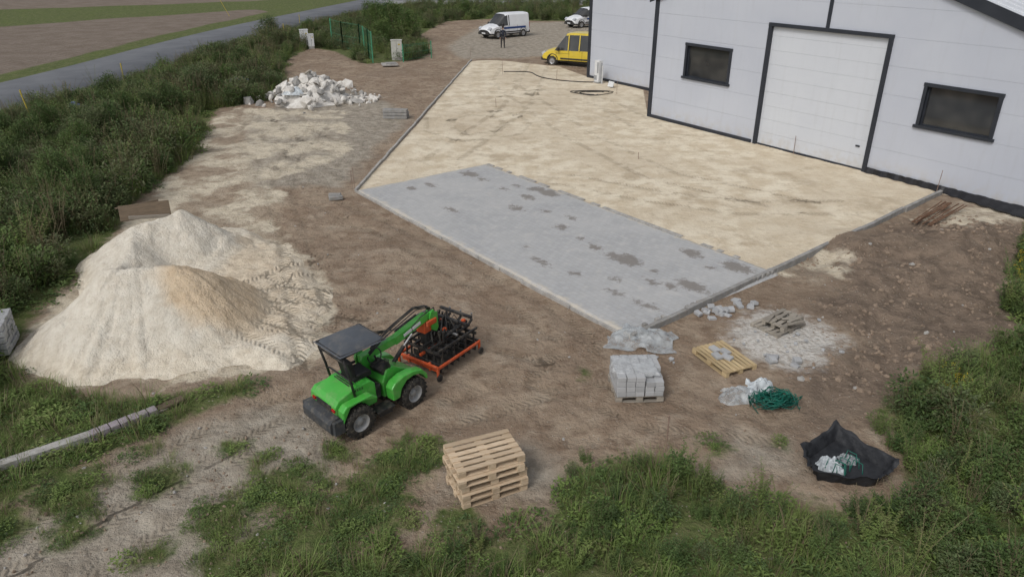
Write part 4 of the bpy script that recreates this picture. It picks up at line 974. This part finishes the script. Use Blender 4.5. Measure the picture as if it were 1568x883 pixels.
def weed(name,ns,h,rad,ll,m,ms,flower=None):
    q=LM()
    for i in range(ns):
        a=U_(0,6.28);r=rad*math.sqrt(random.random());b0=Vector((r*math.cos(a)*.6,r*math.sin(a)*.6,0));H_=h*U_(.55,1.1)
        ln=Vector((math.cos(a)*U_(0,.45),math.sin(a)*U_(0,.45),1));pts=[b0+Vector((ln.x*H_*f*f*1.0,ln.y*H_*f*f,H_*f)) for f in (0,.33,.66,1)]
        q.stem(pts,.004,ms);n=int(H_/.06);ph=U_(0,3)
        for k in range(n):
            f=.12+.88*k/n;p_=b0+Vector((ln.x*H_*f*f,ln.y*H_*f*f,H_*f));L_=ll*(1.15-.65*f)*U_(.7,1.2)
            for t_ in range(2):
                az=ph+k*1.9+t_*math.pi+U_(-.5,.5);q.leaf(p_,Vector((math.cos(az),math.sin(az),U_(-.35,.45))),Vector((0,0,1)),L_,L_*.5,m)
        if flower:
            tp=pts[-1]
            for k in range(12): q.leaf(tp+Vector((U_(-.05,.05),U_(-.05,.05),U_(-.12,.05))),Vector((U_(-1,1),U_(-1,1),U_(.1,1))),Vector((0,0,1)),.03,.025,flower)
    return q.make(name)
def tuft(name,n,h,rad,m,m2=None,w=.010):
    q=LM()
    for i in range(n):
        a=U_(0,6.28);r=rad*random.random()**.6;q.blade(Vector((r*math.cos(a),r*math.sin(a),0)),a+U_(-1,1),h*U_(.45,1.15),w,U_(.15,.9),m2 if (m2 and random.random()<.25) else m)
    return q.make(name)
def bush(name,n,rx,rz,ll,m,ms):
    q=LM()
    lobes=[(Vector((U_(-.5,.5)*rx,U_(-.5,.5)*rx,rz*U_(.3,.9))),U_(.28,.5)*rx) for _ in range(8)]
    for c_,r in lobes:
        q.stem([Vector((0,0,0)),c_*.5+Vector((U_(-.1,.1),U_(-.1,.1),0)),c_],.015*rx,ms)
        for k in range(6):
            e_=c_+Vector((U_(-1,1),U_(-1,1),U_(-.5,1.3))).normalized()*r*1.2;q.stem([c_,e_],.006*rx,ms)
    for i in range(n):
        c_,r=random.choice(lobes);d=Vector((random.gauss(0,1),random.gauss(0,1),random.gauss(.15,1))).normalized();p_=c_+d*r*U_(.45,1.25)
        if p_.z<.02: p_.z=U_(.02,.3)
        q.leaf(p_,(d+Vector((U_(-.8,.8),U_(-.8,.8),U_(-.5,.4)))),Vector((0,0,1)),ll*U_(.6,1.2),ll*.5,m)
    return q.make(name)
def cover(name,n,rad,h,ll,m):
    q=LM()
    for i in range(n):
        a=U_(0,6.28);r=rad*math.sqrt(random.random());az=U_(0,6.28);q.leaf(Vector((r*math.cos(a),r*math.sin(a),U_(.01,h)*(1-(r/rad)**2*.7))),Vector((math.cos(az),math.sin(az),U_(-.1,.7))),Vector((0,0,1)),ll*U_(.6,1.3),ll*.5,m)
    return q.make(name)
LIB={}
def lib(key,objs):
    c_=bpy.data.collections.new('parts_'+key)
    for o in objs: c_.objects.link(o)
    LIB[key]=(c_,len(objs))
lib('weeds',[weed('a_weed1',16,.85,.4,.12,LG,DRY),weed('b_weed2',20,.6,.4,.09,LG,LG),tuft('c_tuft1',80,.6,.3,GB,DRY),bush('d_bush1',560,.5,.6,.09,LG,DRY),weed('e_weed3',12,1.05,.35,.10,GB,DRY),weed('f_dry',14,.95,.35,.05,RED,DRY),bush('g_bush2',540,.55,.55,.085,LB,DRY),tuft('h_tuft2',60,.85,.25,GB,GB,.012)])
lib('low',[cover('a_cov1',130,.3,.10,.06,LG),tuft('b_tuft1',60,.22,.22,GB,DRY,.008),cover('c_cov2',100,.25,.14,.07,GB),tuft('d_tuft2',45,.35,.18,GB,DRY,.009)])
lib('shrub',[bush('a_shrub1',2600,1.6,2.0,.17,LB,DRY),bush('b_shrub2',2400,1.3,2.4,.15,LG,DRY)])
lib('flower',[weed('a_gold1',14,.9,.35,.08,GB,LG,YFL),weed('b_gold2',9,.7,.25,.07,LG,LG,YFL)])
lib('stalks',[weed('a_stalk',5,1.2,.15,.06,GB,DRY),weed('b_stalk',4,1.35,.12,.05,RED,DRY),weed('c_stalk',7,1.1,.2,.045,DRY,DRY)])
sq=[]
for k in range(4):
    b=MB();chunk(b,0,0,0,1,pm('clod_earth',(.28,.215,.16),(.20,.15,.11),2,.95) if k<3 else CONC);me=bpy.data.meshes.new('clod%d'%k);me.from_pydata(b.v,[],b.f);me.materials.append(b.mats[0]);sq.append(bpy.data.objects.new('clod%d'%k,me))
lib('clods',sq)
def scatter(name,key,pts,smin,smax,tilt=.12,weights=None,zoff=0,sfun=None):
    pts=np.asarray(pts);n=len(pts)
    if n==0: return
    z=ground_z(pts[:,0],pts[:,1])+zoff
    me=bpy.data.meshes.new(name);me.vertices.add(n);me.vertices.foreach_set('co',np.stack([pts[:,0],pts[:,1],z],1).astype(np.float32).ravel())
    rot=np.stack([rng.normal(0,tilt,n),rng.normal(0,tilt,n),rng.uniform(0,6.283,n)],1)
    a=me.attributes.new('rot','FLOAT_VECTOR','POINT');a.data.foreach_set('vector',rot.astype(np.float32).ravel())
    sc=rng.uniform(smin,smax,n)
    if sfun is not None: sc=sc*sfun(pts[:,0],pts[:,1])
    a=me.attributes.new('scl','FLOAT','POINT');a.data.foreach_set('value',sc.astype(np.float32))
    c_,cnt=LIB[key];w_=np.array(weights or [1]*cnt,float);idx=rng.choice(cnt,n,p=w_/w_.sum())
    a=me.attributes.new('idx','INT','POINT');a.data.foreach_set('value',idx.astype(np.int32))
    o=bpy.data.objects.new(name,me);COL.objects.link(o)
    g=bpy.data.node_groups.new('scatter_'+name,'GeometryNodeTree')
    g.interface.new_socket('Geometry',in_out='INPUT',socket_type='NodeSocketGeometry');g.interface.new_socket('Geometry',in_out='OUTPUT',socket_type='NodeSocketGeometry')
    N=g.nodes;i_=N.new('NodeGroupInput');o_=N.new('NodeGroupOutput');ip=N.new('GeometryNodeInstanceOnPoints');ci=N.new('GeometryNodeCollectionInfo')
    ci.inputs['Collection'].default_value=c_;ci.inputs['Separate Children'].default_value=True;ci.inputs['Reset Children'].default_value=True
    def na(nm,tp):
        q=N.new('GeometryNodeInputNamedAttribute');q.data_type=tp;q.inputs['Name'].default_value=nm;return q.outputs['Attribute']
    l=g.links.new;l(i_.outputs[0],ip.inputs['Points']);l(ci.outputs[0],ip.inputs['Instance']);ip.inputs['Pick Instance'].default_value=True
    l(na('idx','INT'),ip.inputs['Instance Index']);l(na('rot','FLOAT_VECTOR'),ip.inputs['Rotation']);l(na('scl','FLOAT'),ip.inputs['Scale']);l(ip.outputs[0],o_.inputs[0])
    o.modifiers.new('scatter','NODES').node_group=g
    return o
def fill(polys,dens,x0,x1,y0,y1,inset=0):
    n=int((x1-x0)*(y1-y0)*dens);X=rng.uniform(x0,x1,n);Y=rng.uniform(y0,y1,n)
    s=np.full(n,99.0)
    for p_ in polys: s=np.minimum(s,sd_poly(X,Y,p_))
    s=s+fbm(X*1.3,Y*1.3,3,77)*.9
    k=s<-inset
    return np.stack([X[k],Y[k]],1)
BAGP=[(5.0,9.9),(5.2,11.0),(6.3,11.7),(7.0,10.3),(6.4,9.6)]
def avoid(P_,polys):
    k=np.ones(len(P_),bool)
    for q in polys: k&=sd_poly(P_[:,0],P_[:,1],q)>.15
    return P_[k]
PALL=[(-1.4,9.2),(-1.4,10.3),(-.2,10.8),(.6,10.3),(.3,9.3)]
near=avoid(fill([WEEDB,WEEDR],6,-6,22,5,24),[BAGP,PALL])
hf=lambda x,y:.5+.7*vnoise(x*.5,y*.5,13)+.35*np.clip((x-4)/6,0,1)
nL=near[near[:,0]<2.5];nR=near[near[:,0]>=2.5]
scatter('foreground_grass','weeds',nL,.40,.75,.12,[1.2,3,4,1.2,1,.8,.8,2.2],sfun=hf)
scatter('foreground_weeds','weeds',nR,.45,.95,.12,[3,4,1.6,3.5,1.3,.8,1.4,.9],sfun=hf)
k=rng.choice(len(near),70,replace=False);scatter('tall_dry_stalks','stalks',near[k],.6,1.0,.15)
nl=avoid(fill([WEEDB,WEEDR],8,-6,18,6,24),[PALL,BAGP]);scatter('foreground_undergrowth','low',nl,.8,1.6)
left=fill([WEEDL],2.9,-34,-11,12,96,inset=.2)
ls=lambda x,y:(.55+.85*vnoise(x*.35,y*.35,17))
scatter('roadside_weeds','weeds',left,.8,1.55,.12,[3,2.4,.8,4.5,1.0,2.6,5,.8],sfun=ls)
scatter('roadside_undergrowth','low',fill([WEEDL,VERGE],2.2,-34,-11,12,110),1.2,2.2)
k=rng.choice(len(left),160,replace=False);scatter('roadside_dry_stalks','stalks',left[k],1.0,1.5,.15)
inn=left[(sd_poly(left[:,0],left[:,1],WEEDL)<-1.6)];k=rng.choice(len(inn),75,replace=False)
scatter('roadside_bushes','shrub',inn[k],.35,.78,.1,zoff=-.15)
gl_=fill([GRASSBL],14,-16,-4,7,14.5);scatter('path_edge_grass','low',gl_,.7,1.5,weights=[2,3,2,2])
pp=[]
for bx,by,br in BLOBS:
    for k in range(int(br*br*3.14*26)):
        a=U_(0,6.28);r=br*math.sqrt(random.random())*1.3;pp.append((bx+r*math.cos(a),by+r*math.sin(a)))
scatter('grass_patches','low',avoid(np.array(pp),[PALL]),.4,.95,weights=[3,2,2,1])
top=fill([WEEDT],1.2,-24,20,56,118);scatter('verge_weeds','weeds',top,.8,1.7,.12,[3,2,2,3,1.5,1.5,3,1])
for x,y,s_ in ((-23.6,74,1.0),(-11.5,76,1.35),(-9.8,73,1.1),(-13.5,80,1.2),(-12.4,72,.9),(-15.5,86,1.1),(-6,97,.9)):
    o=bpy.data.objects.new('shrub',LIB['shrub'][0].objects[0 if int(x*7)%2 else 1].data);COL.objects.link(o);o.location=(x,y,gz(x,y)-.1);o.scale=(s_,s_,s_*.95);o.rotation_euler[2]=x*3.1
scatter('yellow_wildflowers','flower',np.array([(9.0,12.7),(9.3,12.9),(14.6,18.9),(14.9,19.4),(14.2,18.2),(15.2,19.0),(12.6,14.6),(15.8,20.6)]),.6,.95)
n=9000;X=rng.uniform(-8,17,n);Y=rng.uniform(8,27,n)
k=(sd_poly(X,Y,PAD)>.1)&(sd_poly(X,Y,SAND)>0)&(fbm(X*.6,Y*.6,3,61)>.02)
P_=np.stack([X[k],Y[k]],1);scatter('earth_clods','clods',P_,.010,.045,1.0,[3,3,3,.6])
k=(sd_poly(X,Y,DARKR)<0)&(fbm(X*.8,Y*.8,3,67)>-.04);P_=np.stack([X[k],Y[k]],1);scatter('earth_clods','clods',P_[:1600],.02,.11,1.0,[3,3,3,.2],zoff=-.01)

# ------------------------------------------------------------------ light, sky, camera
w=bpy.data.worlds.new('World');scene.world=w;w.use_nodes=True;nt=w.node_tree;nt.nodes.clear()
sky=nt.nodes.new('ShaderNodeTexSky');sky.sky_type='NISHITA';sky.sun_disc=False
az=R(235);el=R(48)
sdir=Vector((math.cos(az)*math.cos(el),math.sin(az)*math.cos(el),math.sin(el)))
sky.sun_elevation=el;sky.sun_rotation=math.atan2(sdir.x,sdir.y);sky.air_density=1.0;sky.dust_density=3.0
hs=nt.nodes.new('ShaderNodeHueSaturation');hs.inputs['Saturation'].default_value=.3
bgn=nt.nodes.new('ShaderNodeBackground');bgn.inputs[1].default_value=.13;ow=nt.nodes.new('ShaderNodeOutputWorld')
nt.links.new(sky.outputs[0],hs.inputs['Color']);nt.links.new(hs.outputs[0],bgn.inputs[0]);nt.links.new(bgn.outputs[0],ow.inputs[0])
sl=bpy.data.lights.new('sun','SUN');sl.energy=1.2;sl.angle=R(15);sl.color=(1,.975,.94);so=bpy.data.objects.new('sun',sl);COL.objects.link(so);so.rotation_euler=sdir.to_track_quat('Z','Y').to_euler()
cam=bpy.data.cameras.new('camera');cam.sensor_width=36;cam.lens=36*1115/1568;cam.clip_end=3000;cam.clip_start=.1
co_=bpy.data.objects.new('camera',cam);COL.objects.link(co_);co_.location=(0,0,8.5);co_.rotation_euler=(R(90-25.4),0,0);scene.camera=co_
scene.view_settings.view_transform='Standard';scene.view_settings.look='None';scene.view_settings.exposure=0
